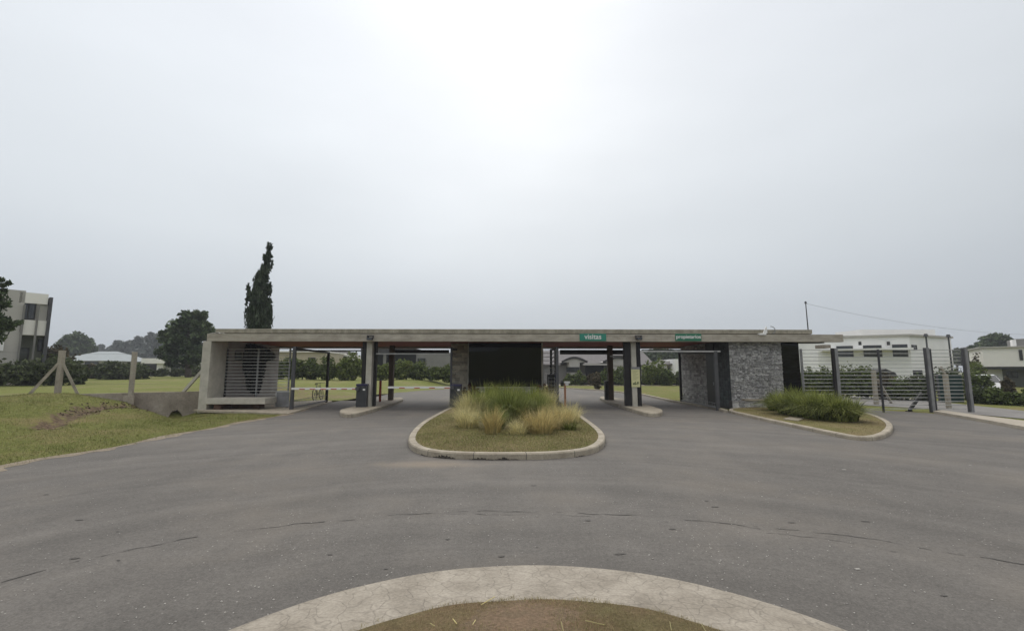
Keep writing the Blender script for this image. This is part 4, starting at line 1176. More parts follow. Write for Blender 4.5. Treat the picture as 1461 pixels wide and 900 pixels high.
# lintels over the lanes
def lintel(name, label, px0, px1, Y, y0, y1, mat_, d=.12, py=500):
    a, b = W(px0, y0, Y), W(px1, y1, Y)
    o = part(name, MB().box(a.x, b.x, Y, Y + d, b.z, a.z), M[mat_], None, bevel=.006, loc=((a.x + b.x) / 2, Y, b.z))
    return tag(o, label, 'beam')
lintel('gate_lintel', 'deep black steel beam spanning the rear of the lane left of the booth', 562, 640.5, 26.0, 499, 505, 'black_steel')
lintel('gate_lintel', 'deep black steel beam spanning the rear of the visitors lane', 799, 893, 26.0, 499, 505.5, 'black_steel')
lintel('gate_track', 'thin grey rail across the front of the lane left of the booth', 536.5, 642, 20.75, 503.6, 505.6, 'rail', .06)
lintel('gate_track', 'short thin grey rail at the head of the visitors lane', 870.5, 897, 21.9, 507, 509, 'rail', .06)
lintel('gate_track', 'thin black rail across the top of the leftmost lane', 412.5, 515.5, 21.6, 499.2, 501, 'black_steel', .06)
lintel('gate_track', 'thin grey rail across the top of the owners lane at the right', 915.5, 1028, 19.85, 500.2, 502.2, 'rail', .06)
lintel('gate_track', 'thin black rail behind the head of the owners lane', 915.5, 1010, 22.6, 498.6, 500, 'black_steel', .06)
# low grey mesh panel by the end of the bench
x0_, x1_ = W(393.5, 570, YF + 1.05).x, W(412, 570, YF + 1.05).x
t = thing('mesh_panel', 'low grey sheet panel between the bench end and the left gate post', 'panel', (x0_, YF + 1.1, .05))
part('sheet', MB().box(x0_, x1_, YF + 1.09, YF + 1.11, .08, W(400, 558, YF + 1.1).z), M['steel'], t)
part('frame', MB().box(x0_ - .02, x1_ + .01, YF + 1.07, YF + 1.088, W(400, 558, YF + 1.1).z - .04, W(400, 558, YF + 1.1).z + .01).box(x0_ - .03, x0_ + .01, YF + 1.07, YF + 1.088, .08, W(400, 558, YF + 1.1).z), M['rail'], t)

# ------------------------------------------------------------------ barriers
def barrier(px0, px1, ytop, ybot, Y, arm_px, arm_y, label, arm_label=None, stripes=5):
    a = W(px0, ytop, Y); b = W(px1, ybot, Y)
    z0 = .12
    t = thing('barrier', label, 'barrier', ((a.x + b.x) / 2, Y + .2, z0), 'lane barriers')
    c = part('cabinet', MB().box(a.x, b.x, Y, Y + .38, z0, a.z - .06), M['cabinet'], t, bevel=.015)
    part('cabinet_cap', MB().box(a.x - .015, b.x + .015, Y - .015, Y + .395, a.z - .058, a.z + .03), M['cabinet_top'], t, bevel=.02)
    part('label_plate', MB().box(b.x - .16, b.x - .06, Y - .004, Y - .001, a.z - .25, a.z - .18), M['white'], t)
    e0 = W(arm_px, arm_y, Y - .08); zarm = e0.z
    xa = a.x + .1
    arm = MB().box(e0.x, xa, Y - .11, Y - .06, zarm - .045, zarm + .045)
    ar = part('arm', arm, M['white'], t, bevel=.008)
    n = stripes; Lh = xa - e0.x
    for k in range(n):
        x = e0.x + Lh * (k + .75) / (n + .3)
        part('red_stripe', MB().box(x, x + .24, Y - .114, Y - .111, zarm - .036, zarm - .002), M['red'], ar)
    part('pivot', MB().cyl((xa - .02, Y - .13, zarm), (xa - .02, Y + .02, zarm), .09, n=14), M['steel_dark'], t)
    return t
barrier(508.5, 522, 548.5, 583, 20.25, 416, 554.3, 'dark barrier cabinet left of the concrete column with its white arm lowered to the left', stripes=6)
barrier(643, 657.5, 549, 582, 20.35, 553.5, 552.6, 'dark barrier cabinet at the booth with its white arm lowered over the lane', stripes=4)
# bollard, reader post and post box
p = G(542, 573.5, .12)
t = thing('bollard', 'thin red and grey steel bollard on the left traffic island', 'bollard', p)
part('tube', MB().cyl(p, p + Vector((0, 0, W(542, 543, p.y).z - p.z)), .06, n=12), M['red_post'], t, smooth=True)
part('cap', MB().cyl(p + Vector((0, 0, W(542, 543, p.y).z - p.z)), p + Vector((0, 0, W(542, 541, p.y).z - p.z)), .065, .04, 12), M['steel'], t)
part('base_plate', MB().box(p.x - .1, p.x + .1, p.y - .1, p.y + .1, .135, .15), M['steel'], t)
p = G(539, 571, .12)
p = G(806.5, 579, .12)
t = thing('card_reader', 'orange post with a white reader box beside the visitors lane', 'card reader', p)
zt2 = W(806, 547, p.y).z
part('post', MB().box(p.x - .042, p.x + .042, p.y - .04, p.y + .04, .1, zt2), M['orange'], t, bevel=.008)
part('reader', MB().box(p.x - .04, p.x + .22, p.y - .1, p.y + .08, zt2 + .002, zt2 + .10).box(p.x + .0, p.x + .16, p.y - .08, p.y + .06, zt2 - .08, zt2 - .001), M['white'], t, bevel=.02)
part('keypad', MB().box(p.x - .2, p.x - .06, p.y - .07, p.y + .02, zt2 - .12, zt2 + .05), M['black_steel'], t, bevel=.01)
a, b = W(863.5, 544, 25.1), W(868.3, 569, 25.1)
t = thing('dark_cabinet', 'narrow black cabinet against the rear column of the right island', 'cabinet', ((a.x + b.x) / 2, 25.2, .12))
part('body', MB().box(a.x, b.x, 25.1, 25.4, .12, a.z), M['black_steel'], t, bevel=.01)
part('cap', MB().box(a.x - .02, b.x + .01, 25.08, 25.42, a.z + .001, a.z + .04), M['steel_dark'], t)

# ------------------------------------------------------------------ bar fence on the right
YQ = 19.0
def fence_panel(px0, px1, posts, label, n=17, top=499):
    x0, x1 = W(px0, 545, YQ).x, W(px1, 545, YQ).x
    t = thing('bar_fence', label, 'fence', ((x0 + x1) / 2, YQ, 0), 'sliding bar gate and fence')
    ztf = W(px1, top, YQ).z
    zb = .14
    mb = MB()
    for k in range(n):
        z = zb + (ztf - zb) * k / (n - 1)
        mb.box(x0, x1, YQ - .012, YQ + .012, z - .013, z + .013)
    part('bars', mb, M['rail'], t)
    for (px, w_, mm, extra, dy) in posts:
        x = W(px, 560, YQ).x
        part('post', MB().box(x - w_ / 2, x + w_ / 2, YQ + dy - .05, YQ + dy + .05, 0, ztf + extra), M[mm], t, bevel=.006)
    return t
fence_panel(1147, 1187, [(1148.5, .06, 'steel', .04, .07)], 'short run of horizontal bar fence next to the dark glazed bay')
fence_panel(1188, 1322, [(1190.6, .10, 'black_steel', .06, -.08), (1195, .13, 'steel', .06, -.08), (1256.5, .035, 'steel_dark', .02, -.065)], 'wide sliding gate of horizontal bars in front of the hedge')
fence_panel(1322, 1374, [(1323.0, .05, 'steel_dark', .08, -.08), (1326.5, .125, 'steel', .08, -.08), (1331.6, .035, 'steel_dark', .04, -.045), (1377.3, .04, 'steel_dark', .06, -.08), (1381.3, .12, 'steel', .1, -.08)], 'narrow section of bar fence at the far right beside the pavement')
# dark raking strut
a = G(1297, 586, .02); b = W(1315, 561, a.y + .4)
t = thing('gate_strut', 'dark raking strut on the grass behind the right gate', 'strut', a)
part('beam', MB().beam(a, b, .05, .16), M['black_steel'], t)
part('foot_plate', MB().box(a.x - .1, a.x + .1, a.y - .08, a.y + .08, 0.0, .03), M['black_steel'], t)
# concrete posts behind the fence
def cpost(px, y0, y1, w_, label, braces=(), arm=None, h=0.0, Yo=None, grp='concrete fence posts', name='fence_post', foot_h=None):
    base = G(px, y1, h) if Yo is None else Vector((W(px, y1, Yo).x, Yo, W(px, y1, Yo).z))
    top = W(px, y0, base.y)
    t = thing(name, label, 'post', base, grp)
    mb = MB().box(base.x - w_ / 2, base.x + w_ / 2, base.y - w_ / 2, base.y + w_ / 2, base.z - .3, top.z - .02)
    part('shaft', mb, M['weathered'], t, bevel=.01)
    for (bx, by, tx, ty) in braces:
        q = G(bx, by, base.z); tt = W(tx, ty, base.y); 
        q = Vector((W(bx, by, base.y).x, base.y, base.z - .05)) if abs(q.y - base.y) > 3 else q
        part('brace', MB().beam((tt.x, tt.y, tt.z), (q.x, q.y, q.z), .09, .09), M['weathered'], t)
    if arm:
        q = W(arm[0], arm[1], base.y - .0)
        part('cranked_arm', MB().beam((base.x, base.y, top.z - .05), q, .08, .08), M['weathered'], t)
    return t
cpost(1250.5, 528, 577, .16, 'pale concrete post with a raking brace behind the sliding gate', braces=[(1272, 575, 1252, 541)])
cpost(1354, 533, 583, .15, 'pale concrete post with a cranked top behind the narrow bar fence', arm=(1342, 523))
# left: retaining wall and its posts
wn = Vector((-wd.y, wd.x)) * SG
wn = wn if wsd(WA.x + wn.x, WA.y + wn.y)[0] > 0 else -wn
rw = MB()
def wallseg(s0, s1, z0, z1, t0=0.0, t1=.2):
    a = WA + wd * s0 + wn * t0; b = WA + wd * s1 + wn * t0; c = WA + wd * s1 + wn * t1; d = WA + wd * s0 + wn * t1
    rw.prism([a, b, c, d], z0, z1)
# the drain openings are left out of the wall
def run_px(px, py):
    d = ray(px, py); nrm = wn
    tt = (WA.x * nrm.x + WA.y * nrm.y) / (d.x * nrm.x + d.y * nrm.y)
    P = Vector((d.x * tt, d.y * tt, EYE + d.z * tt)); return float((P.xy - WA).dot(wd)), P.z
s1a, zh = run_px(262, 580.5); s1b, _ = run_px(241, 580.5)
s2a, zh2 = run_px(231, 584); s2b, _ = run_px(216, 584)
wallseg(-.05, s1a, -.6, WALL_H); wallseg(s1b, 14, -.6, WALL_H)
rr_ = random.Random(5); nS = 16
for k in range(nS):
    f_ = (k + .5) / nS
    hh_ = zh - .09 - (.30 * (abs(2 * f_ - 1) ** 2.5)) - rr_.uniform(0, .06)
    wallseg(s1a + (s1b - s1a) * k / nS, s1a + (s1b - s1a) * (k + 1) / nS, hh_, WALL_H)
rwo = part('retaining_wall', rw, M['retain'], None, loc=(WA.x, WA.y, 0)); tag(rwo, 'low stained concrete retaining wall holding back the left lawn', 'wall')
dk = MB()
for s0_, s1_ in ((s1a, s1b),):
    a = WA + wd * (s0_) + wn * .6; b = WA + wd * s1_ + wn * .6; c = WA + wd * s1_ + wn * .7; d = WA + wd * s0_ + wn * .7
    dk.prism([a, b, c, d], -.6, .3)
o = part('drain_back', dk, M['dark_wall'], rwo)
for px, y0, y1, w_, lab, br in ((82, 500, 560, .155, 'concrete fence post with two raking braces on the left wall', [(40, 560, 84, 514), (111, 560, 84, 514)]),
                               (187, 502, 558, .14, 'plain concrete fence post in the middle of the left wall', []),):
    s_, z = run_px(px, 558); P = WA + wd * s_ + wn * (.1 if px < 100 else -.02)
    base = Vector((P.x, P.y, WALL_H)); d = ray(px, y0); tz = EYE + d.z / d.y * base.y
    t = thing('fence_post', lab, 'post', base, 'concrete fence posts')
    zb = WALL_H + .002 if px < 100 else -.3
    mb = MB().box(base.x - w_ / 2, base.x + w_ / 2, base.y - w_ / 2, base.y + w_ / 2, zb, tz)
    part('shaft', mb, M['weathered'], t, bevel=.01)
    for (bx, by, tx, ty) in br:
        s2, _ = run_px(bx, by); Q = WA + wd * s2 + wn * .1
        zt3 = EYE + ray(tx, ty).z / ray(tx, ty).y * base.y
        part('brace', MB().beam((base.x, base.y, zt3), (Q.x, Q.y, WALL_H - .02), .085, .09), M['weathered'], t)
    if px > 100:
        part('plinth', MB().box(base.x - .22, base.x + .22, base.y - .13, base.y - .08, -.3, WALL_H - .1), M['retain'], t)
# brace against the portal
s3, _ = run_px(262, 558); Q = WA + wd * s3 + wn * .1; T = W(290, 523, YF + .35)
o = part('raking_brace', MB().beam((XI - .37, YF + .35, T.z), (Q.x, Q.y, WALL_H - .02), .10, .11), M['concrete_pale'], None, loc=(Q.x, Q.y, WALL_H)); tag(o, 'raking concrete brace leaning on the left end of the gatehouse', 'brace')
# fence wires
wm = MB()
sA, _ = run_px(82, 558)
pA = WA + wd * sA; 
for z in (1.15, 1.55, 1.95, 2.35):
    wm.cyl((XI - .37, YF + .3, z), ((WA + wd * sA + wn * .1).x, (WA + wd * sA + wn * .1).y, z), .0035, n=4)
    e_ = WA + wd * 13.5 + wn * .1
    wm.cyl(((WA + wd * sA + wn * .1).x, (WA + wd * sA + wn * .1).y, z), (e_.x, e_.y, z), .0035, n=4)
o = part('fence_wires', wm, M['wire'], None, loc=(WA.x, WA.y, 1)); tag(o, 'thin strained wires running between the concrete posts on the left', 'wire fence')

# ------------------------------------------------------------------ bicycle
def bicycle(loc, rz):
    t = thing('bicycle', 'dark bicycle parked on its stand beyond the leftmost lane', 'bicycle', (0, 0, 0))
    fr = MB()
    bb = (0, 0, .30); st_ = (-.18, 0, .78); hd = (.42, 0, .80); hb = (.46, 0, .66)
    for a_, b_, r_ in ((bb, st_, .018), (st_, hd, .018), (bb, hb, .020), (bb, (-.5, 0, .34), .012), (st_, (-.5, 0, .34), .011), (hd, hb, .022), (hb, (.56, .05, .34), .013), (hb, (.56, -.05, .34), .013)):
        fr.cyl(a_, b_, r_, n=8)
    part('frame', fr, M['black_steel'], t)
    for x in (-.5, .56):
        wheel = part('wheel', MB().torus((x, 0, .34), (0, 1, 0), .31, .012, 28, 6).cyl((x, -.04, .34), (x, .04, .34), .03, n=8), M['steel'], t)
        part('tyre', MB().torus((x, 0, .34), (0, 1, 0), .33, .022, 28, 8), M['rubber'], wheel)
        sp_ = MB()
        for k in range(14):
            a_ = k * math.pi / 7; sp_.cyl((x, 0, .34), (x + .31 * math.cos(a_), 0, .34 + .31 * math.sin(a_)), .002, n=3)
        part('spokes', sp_, M['rail'], wheel)
    part('saddle', MB().box(-.30, -.05, -.07, .07, .90, .95), M['rubber'], t, bevel=.03)
    part('seat_post', MB().cyl(st_, (-.2, 0, .91), .014, n=8), M['steel'], t)
    part('handlebar', MB().cyl((.40, -.28, .99), (.40, .28, .99), .014, n=8).cyl(hd, (.40, 0, .99), .014, n=8), M['black_steel'], t)
    part('pedal', MB().cyl((0, -.06, .30), (.12, -.08, .20), .01, n=6).box(.08, .16, -.17, -.08, .18, .21), M['black_steel'], t)
    part('pedal', MB().cyl((0, .06, .30), (-.12, .08, .40), .01, n=6).box(-.16, -.08, .08, .17, .39, .42), M['black_steel'], t)
    part('kickstand', MB().cyl((-.1, 0, .28), (-.16, .2, .01), .009, n=6), M['steel'], t)
    t.location = loc; t.rotation_euler = (R(-4), 0, rz)
p = G(453.5, 570.8)
bicycle((p.x, p.y, lh(p.x, p.y)), R(92))
# ------------------------------------------------------------------ houses
def wbox(mb, px0, px1, py0, py1, Y, d):
    a, b = W(px0, py0, Y), W(px1, py1, Y)
    return mb.box(a.x, b.x, Y, Y + d, b.z, a.z)
def win(parent, px0, px1, py0, py1, Y, fr='frame_dark', glass='window', depth=.12, mull=1, name='window'):
    a, b = W(px0, py0, Y), W(px1, py1, Y)
    f = MB(); e_ = .07
    f.box(a.x, b.x, Y - depth, Y - .004, a.z - e_, a.z).box(a.x, b.x, Y - depth, Y - .004, b.z, b.z + e_).box(a.x, a.x + e_, Y - depth, Y - .004, b.z + e_, a.z - e_).box(b.x - e_, b.x, Y - depth, Y - .004, b.z + e_, a.z - e_)
    for k in range(1, mull + 1):
        x = a.x + (b.x - a.x) * k / (mull + 1)
        f.box(x - .03, x + .03, Y - depth, Y - .004, b.z + e_, a.z - e_)
    w_ = part(name, f, M[fr], parent)
    part('pane', MB().box(a.x + e_, b.x - e_, Y - .05, Y - .03, b.z + e_, a.z - e_), M[glass], w_)
    return w_
# left: two-storey modern house, turned to face the gate forecourt
class Pl:
    """a vertical facade plane through P0, turned by rz; boxes are given by where they are seen"""
    def __init__(s, px, Y, rz, parent=None):
        s.P0 = W(px, 530, Y).xy; s.d = Vector((math.cos(rz), math.sin(rz))); s.n = Vector((-math.sin(rz), math.cos(rz)))
    def hit(s, px, py, off=0):
        r_ = ray(px, py); P = s.P0 + s.n * off
        tt = (P.x * s.n.x + P.y * s.n.y) / (r_.x * s.n.x + r_.y * s.n.y)
        Q = Vector((r_.x * tt, r_.y * tt)); return (Q - s.P0).dot(s.d), EYE + r_.z * tt
    def raw(s, mb, s0, s1, z0, z1, off, dep):
        c = [s.P0 + s.d * s0 + s.n * off, s.P0 + s.d * s1 + s.n * off, s.P0 + s.d * s1 + s.n * (off + dep), s.P0 + s.d * s0 + s.n * (off + dep)]
        return mb.prism(c, z0, z1)
    def box(s, mb, px0, px1, py0, py1, off, dep):
        m_ = (px0 + px1) / 2
        pyl = 480
        s0, _ = s.hit(px0, (py0 + py1) / 2, off); s1, _ = s.hit(px1, (py0 + py1) / 2, off)
        return s.raw(mb, s0, s1, s.hit(m_, py1, off)[1], s.hit(m_, py0, off)[1], off, dep)
    def win(s, parent, px0, px1, py0, py1, off, mull=1):
        m_ = (px0 + px1) / 2; my = (py0 + py1) / 2
        s0 = s.hit(px0, my, off)[0]; s1 = s.hit(px1, my, off)[0]; z0 = s.hit(m_, py1, off)[1]; z1 = s.hit(m_, py0, off)[1]
        e_ = .08; f = MB(); o0 = off - .08; dp = .076
        s.raw(f, s0, s1, z1 - e_, z1, o0, dp); s.raw(f, s0, s1, z0, z0 + e_, o0, dp)
        s.raw(f, s0, s0 + e_, z0 + e_, z1 - e_, o0, dp); s.raw(f, s1 - e_, s1, z0 + e_, z1 - e_, o0, dp)
        for k in range(1, mull + 1):
            x = s0 + (s1 - s0) * k / (mull + 1); s.raw(f, x - .03, x + .03, z0 + e_, z1 - e_, o0, dp)
        w_ = part('window', f, M['frame_dark'], parent)
        part('pane', s.raw(MB(), s0 + e_, s1 - e_, z0 + e_, z1 - e_, off - .03, .02), M['window'], w_)
YA = 34.0
A = Pl(72, YA, R(49))
hA = thing('modern_house', 'two storey grey and white modern house with a dark vertical fin at the far left', 'house', (A.P0.x, A.P0.y, .75))
part('left_wing', A.box(MB(), -60, 27.5, 410, 575, 0, 8), M['house_warm'], hA)
part('parapet_band', A.box(MB(), 27.8, 69, 418, 433, 0, 8), M['house_white'], hA)
part('upper_wall', A.box(MB(), 27.8, 67.5, 433.2, 456.4, .15, 7.8), M['house_warm'], hA)
part('balcony_band', A.box(MB(), 27.8, 66, 456.6, 478, 0, 8), M['house_white'], hA)
part('lower_wall', A.box(MB(), 24, 64, 478.2, 575, .8, 7.2), M['house_green'], hA)
s0_, z1_ = A.hit(71, 424, -.15); s1_, z0_ = A.hit(76.2, 424, -.15)
part('fin', A.raw(MB(), s0_, s1_, -.2, z1_, -.15, 8.2), M['steel_dark'], hA)
for px in (27, 47.5):
    s_, _ = A.hit(px, 500, -.1); zt_p = A.hit(px, 434, -.1)[1]; c = A.P0 + A.d * s_ - A.n * .12
    part('pole', MB().cyl((c.x, c.y, 0), (c.x, c.y, zt_p), .06, n=8), M['house_grey'], hA)
A.win(hA, 29, 51, 431, 456, .15); A.win(hA, 53.5, 64, 484, 501, .8, 0); A.win(hA, 23, 41, 496, 516, .8, 0)
part('white_panel', A.box(MB(), -30, 6, 477, 500, -.06, .055), M['white_house'], hA)
# hipped pale roofs of the bungalow behind
def hip(mb, x0, x1, y0, y1, z0, z1, over=.0, ridge=.5):
    xm0 = x0 + (x1 - x0) * ridge * .6; xm1 = x1 - (x1 - x0) * ridge * .6; ym = (y0 + y1) / 2
    return mb.add([(x0, y0, z0), (x1, y0, z0), (x1, y1, z0), (x0, y1, z0), (xm0, ym, z1), (xm1, ym, z1)], [(0, 1, 5, 4), (2, 3, 4, 5), (1, 2, 5), (3, 0, 4), (0, 3, 2, 1)])
YB2 = 75
a, b = W(70, 514.5, YB2), W(152, 514.5, YB2); zz = W(95, 501, YB2 + 5).z
hB = thing('bungalow', 'low bungalow with a pale blue grey hipped roof behind the left hedge', 'house', ((a.x + b.x) / 2, YB2, .7))
part('roof', hip(MB(), a.x, b.x, YB2, YB2 + 11, a.z, zz, ridge=.55), M['roof_pale'], hB)
part('wall', MB().box(a.x + .5, b.x - .5, YB2 + .5, YB2 + 10.5, .5, a.z - .002), M['house_warm'], hB)
win(hB, 122, 140, 516, 524, YB2 + .5)
YC = 80
hC = thing('flat_roofed_house', 'low white flat roofed house with a dark porch behind the round pine', 'house', (W(240, 520, YC).x, YC, .9))
m = MB(); wbox(m, 202, 330, 511, 518.5, YC, 9); part('roof', m, M['house_white'], hC)
m = MB(); wbox(m, 224, 231, 518.6, 542, YC + .5, .6); part('porch_column', m, M['house_white'], hC)
m = MB(); wbox(m, 234, 330, 518.6, 545, YC + 1.2, 7); part('wall', m, M['house_warm'], hC)
m = MB(); wbox(m, 203, 223, 518.6, 545, YC + 3.2, 5); part('porch_recess', m, M['dark_wall'], hC)
win(hC, 245, 262, 521, 530, YC + 1.2); win(hC, 268, 282, 521, 530, YC + 1.2)
m = MB(); hD = thing('cream_house', 'cream flat roofed house seen over the hedge through the leftmost lane', 'house', (W(420, 520, 70).x, 70, .7))
wbox(m, 385, 462, 502.5, 545, 70, 9); part('wall', m, M['cream'], hD)
m = MB(); wbox(m, 383, 464, 500.6, 502.4, 69.7, 9.6); part('roof', m, M['house_white'], hD)
win(hD, 440, 450, 510, 516, 70, mull=0)
m = MB(); hE = thing('white_house', 'white gabled house glimpsed between hedges in the leftmost lane', 'house', (W(478, 520, 78).x, 78, .7))
wbox(m, 474, 500, 506, 545, 78, 8); part('wall', m, M['house_white'], hE)
m = MB(); wbox(m, 472, 486, 500, 505.8, 77.6, 9); part('roof', m, M['roof_grey'], hE)
win(hE, 486, 494, 508, 514, 78, mull=0)
m = MB(); hF = thing('dark_house', 'dark grey flat roofed house with a wide black opening beyond the second lane', 'house', (W(590, 520, 66).x, 66, .4))
wbox(m, 594, 660, 503, 548, 66, 10); part('wall', m, M['house_grey'], hF)
m = MB(); wbox(m, 515, 593.8, 497, 503.5, 65.8, 10); part('roof', m, M['dark_wall'], hF)
m = MB(); wbox(m, 515, 593.8, 503.6, 548, 67.5, 8); part('recess', m, M['dark_door'], hF)
win(hF, 596, 607, 511, 520, 66, mull=0)
m = MB(); wbox(m, 547, 549.5, 503.6, 548, 66.1, .3); part('porch_post', m, M['house_grey'], hF)
# bungalow beyond the visitors lane
YV = 62
hV = thing('grey_bungalow', 'grey bungalow with an arched gable and sheet roof beyond the visitors lane', 'house', (W(850, 530, YV).x, YV, 0))
ra = MB(); a, b, zt4 = W(794, 520.5, YV), W(935, 520.5, YV), W(850, 500, YV + 6).z
ra.add([(a.x - 9, YV, a.z), (b.x, YV, a.z), (b.x, YV + 6, zt4), (a.x - 9, YV + 6, zt4), (a.x - 9, YV + 12, a.z), (b.x, YV + 12, a.z)], [(0, 1, 2, 3), (3, 2, 5, 4), (0, 3, 4), (1, 5, 2), (0, 4, 5, 1)])
part('roof', ra, M['roof_grey'], hV)
m = MB(); wbox(m, 700, 932, 520.7, 549, YV + .6, 10); part('wall', m, M['house_grey'], hV)
def arch(px0, px1, pyb, pyt, Y, parent):
    a, b = W(px0, pyb, Y), W(px1, pyb, Y); t_ = W(px0, pyt, Y).z
    n = 14; top = []
    for k in range(n + 1):
        s_ = k / n; x = a.x + (b.x - a.x) * s_
        z = a.z + (t_ - a.z) * (math.sin(math.pi * s_) ** 1.1)
        top.append((x, z))
    mb = MB(); V_ = [(x, Y, z) for x, z in top] + [(x, Y + 2.5, z) for x, z in top]
    V_ += [(a.x + 1.2, Y, 0), (b.x - 1.2, Y, 0), (a.x + 1.2, Y + 2.5, 0), (b.x - 1.2, Y + 2.5, 0)]
    mb.add(V_, [tuple(range(n + 1))[::-1], tuple(range(n + 1, 2 * n + 2))] + [(k, k + 1, n + 2 + k, n + 1 + k) for k in range(n)])
    mb.box(a.x + 1.0, b.x - 1.0, Y + .01, Y + 2.4, 0, a.z + .1)
    g_ = part('gable', mb, M['house_warm'], parent)
    tr = MB()
    for k in range(n):
        tr.beam((top[k][0], Y - .1, top[k][1] + .05), (top[k + 1][0], Y - .1, top[k + 1][1] + .05), .25, .16, up=(0, 1, 0))
    part('trim', tr, M['dark_wall'], g_)
arch(801, 838, 517, 510.5, YV - 1.6, hV)
arch(860, 905, 517, 510.5, YV - 1.6, hV)
win(hV, 808, 827, 523.5, 531, YV - 1.6, mull=2)
m = MB(); wbox(m, 832, 893, 518.5, 521, YV - 1.7, 1.4); part('porch_roof', m, M['house_warm'], hV)
m = MB(); wbox(m, 836, 862, 521.2, 549, YV + .4, .15); part('porch_recess', m, M['dark_door'], hV)
m = MB(); hW = thing('white_block_house', 'plain white house block at the far end of the owners lane', 'house', (W(972, 530, 72).x, 72, 0))
wbox(m, 962.5, 990, 512, 549, 70, 7); part('wall', m, M['white_house'], hW)
m = MB(); wbox(m, 951, 962.4, 515, 549, 72, 6); part('side_wing', m, M['house_warm'], hW)
rf = MB(); a, b = W(948, 519, 71), W(962, 519, 71); rf.add([(a.x, 71, a.z), (b.x, 71, a.z), (b.x, 75, W(955, 513, 75).z), (a.x + .6, 75, W(955, 513, 75).z)], [(0, 1, 2, 3)]); o = part('roof', rf, M['roof_grey'], hW); o.modifiers.new('thick', 'SOLIDIFY').thickness = .15
win(hW, 953, 959, 525, 532, 72, mull=0)
m = MB().box(W(800, 545, 58).x, W(985, 545, 58).x, 58, 58.3, 0, .55); o = part('garden_wall', m, M['dark_wall'], None, loc=(W(890, 545, 58).x, 58, 0)); tag(o, 'low dark garden wall along the far road seen through the right lanes', 'wall')
# right: large white house behind the bar gate
YH = 50
cx_ = W(1297, 480, YH)
hG = thing('white_villa', 'large white two storey villa with three dark windows behind the sliding gate', 'house', (W(1260, 520, YH).x, YH, 0))
z_top = W(1297, 476.5, YH).z
xL = W(1160, 480, YH + 5).x; 
def poly_wall(name, pts, z0, z1, mat_, parent):
    return part(name, MB().prism([Vector(p) for p in pts], z0, z1), M[mat_], parent)
pc = Vector((cx_.x, YH)); pl = Vector((W(1165, 480, YH + 4).x, YH + 4)); pr_ = Vector((W(1356, 480, YH + 3.5).x, YH + 3.5))
back = Vector((0, 9))
poly_wall('wall', [pl, pc, pr_, pr_ + back, pl + back], 0, z_top - .22, 'white_house', hG)
cen = (pl + pr_ + back) / 2
def grow(p, f=.25): return p + (p - cen).normalized() * f
poly_wall('roof_edge', [grow(p) for p in (pl, pc, pr_, pr_ + back, pl + back)], z_top - .218, z_top, 'house_warm', hG)
a, b = W(1225, 470.5, YH + 5), W(1330, 475, YH + 5)
part('roof_storey', MB().box(a.x, b.x, YH + 4.6, YH + 9, z_top + .002, W(1290, 470.5, YH + 5).z), M['white_house'], hG)
# windows on the angled left face
def facewin(parent, P0, P1, px0, px1, py0, py1, name='window', mull=1, out_=.06):
    d = (P1 - P0).normalized(); nrm = Vector((d.y, -d.x))
    def hit(px, py):
        r_ = ray(px, py); tt = (P0.x * nrm.x + P0.y * nrm.y) / (r_.x * nrm.x + r_.y * nrm.y)
        P = Vector((r_.x * tt, r_.y * tt)); return (P - P0).dot(d), EYE + r_.z * tt
    s0, z1 = hit(px0, py0); s1, z0 = hit(px1, py1)
    z1 = (hit(px0, py0)[1] + hit(px1, py0)[1]) / 2; z0 = (hit(px0, py1)[1] + hit(px1, py1)[1]) / 2
    def bx(mb, a_, b_, c_, e_, o0, o1):
        pts = [P0 + d * a_ + nrm * o0, P0 + d * b_ + nrm * o0, P0 + d * b_ + nrm * o1, P0 + d * a_ + nrm * o1]
        mb.prism(pts, c_, e_)
    f = MB(); e_ = .07
    bx(f, s0, s1, z1 - e_, z1, .002, out_); bx(f, s0, s1, z0, z0 + e_, .002, out_)
    bx(f, s0, s0 + e_, z0 + e_, z1 - e_, .002, out_); bx(f, s1 - e_, s1, z0 + e_, z1 - e_, .002, out_)
    for k in range(1, mull + 1):
        x = s0 + (s1 - s0) * k / (mull + 1); bx(f, x - .03, x + .03, z0 + e_, z1 - e_, .002, out_)
    w_ = part(name, f, M['frame_dark'], parent)
    g_ = MB(); bx(g_, s0 + e_, s1 - e_, z0 + e_, z1 - e_, .003, .02); part('pane', g_, M['window'], w_)
facewin(hG, pl, pc, 1193, 1218, 493.5, 509); facewin(hG, pl, pc, 1231, 1259, 492.5, 509, mull=2); facewin(hG, pl, pc, 1272.5, 1296, 491.3, 509)
facewin(hG, pc, pr_, 1300, 1308, 492, 499, mull=0)
facewin(hG, pc, pr_, 1302, 1316, 528, 537, mull=0)
d_ = (pc - pl).normalized(); nrm_ = Vector((d_.y, -d_.x))
q0 = pl + d_ * .3 + nrm_ * .05; q1 = pc + nrm_ * .05
zc = W(1240, 497, YH + 1).z
part('canopy', MB().prism([q0, q1, q1 + nrm_ * 1.1, q0 + nrm_ * 1.1], zc - .20, zc), M['white_house'], hG)
for px in (1224, 1264.5):
    p = W(px, 490, YH + 1.0)
    part('wall_lamp', MB().box(p.x - .1, p.x + .1, YH + .6, YH + .8, p.z - .2, p.z + .2), M['frame_dark'], hG)
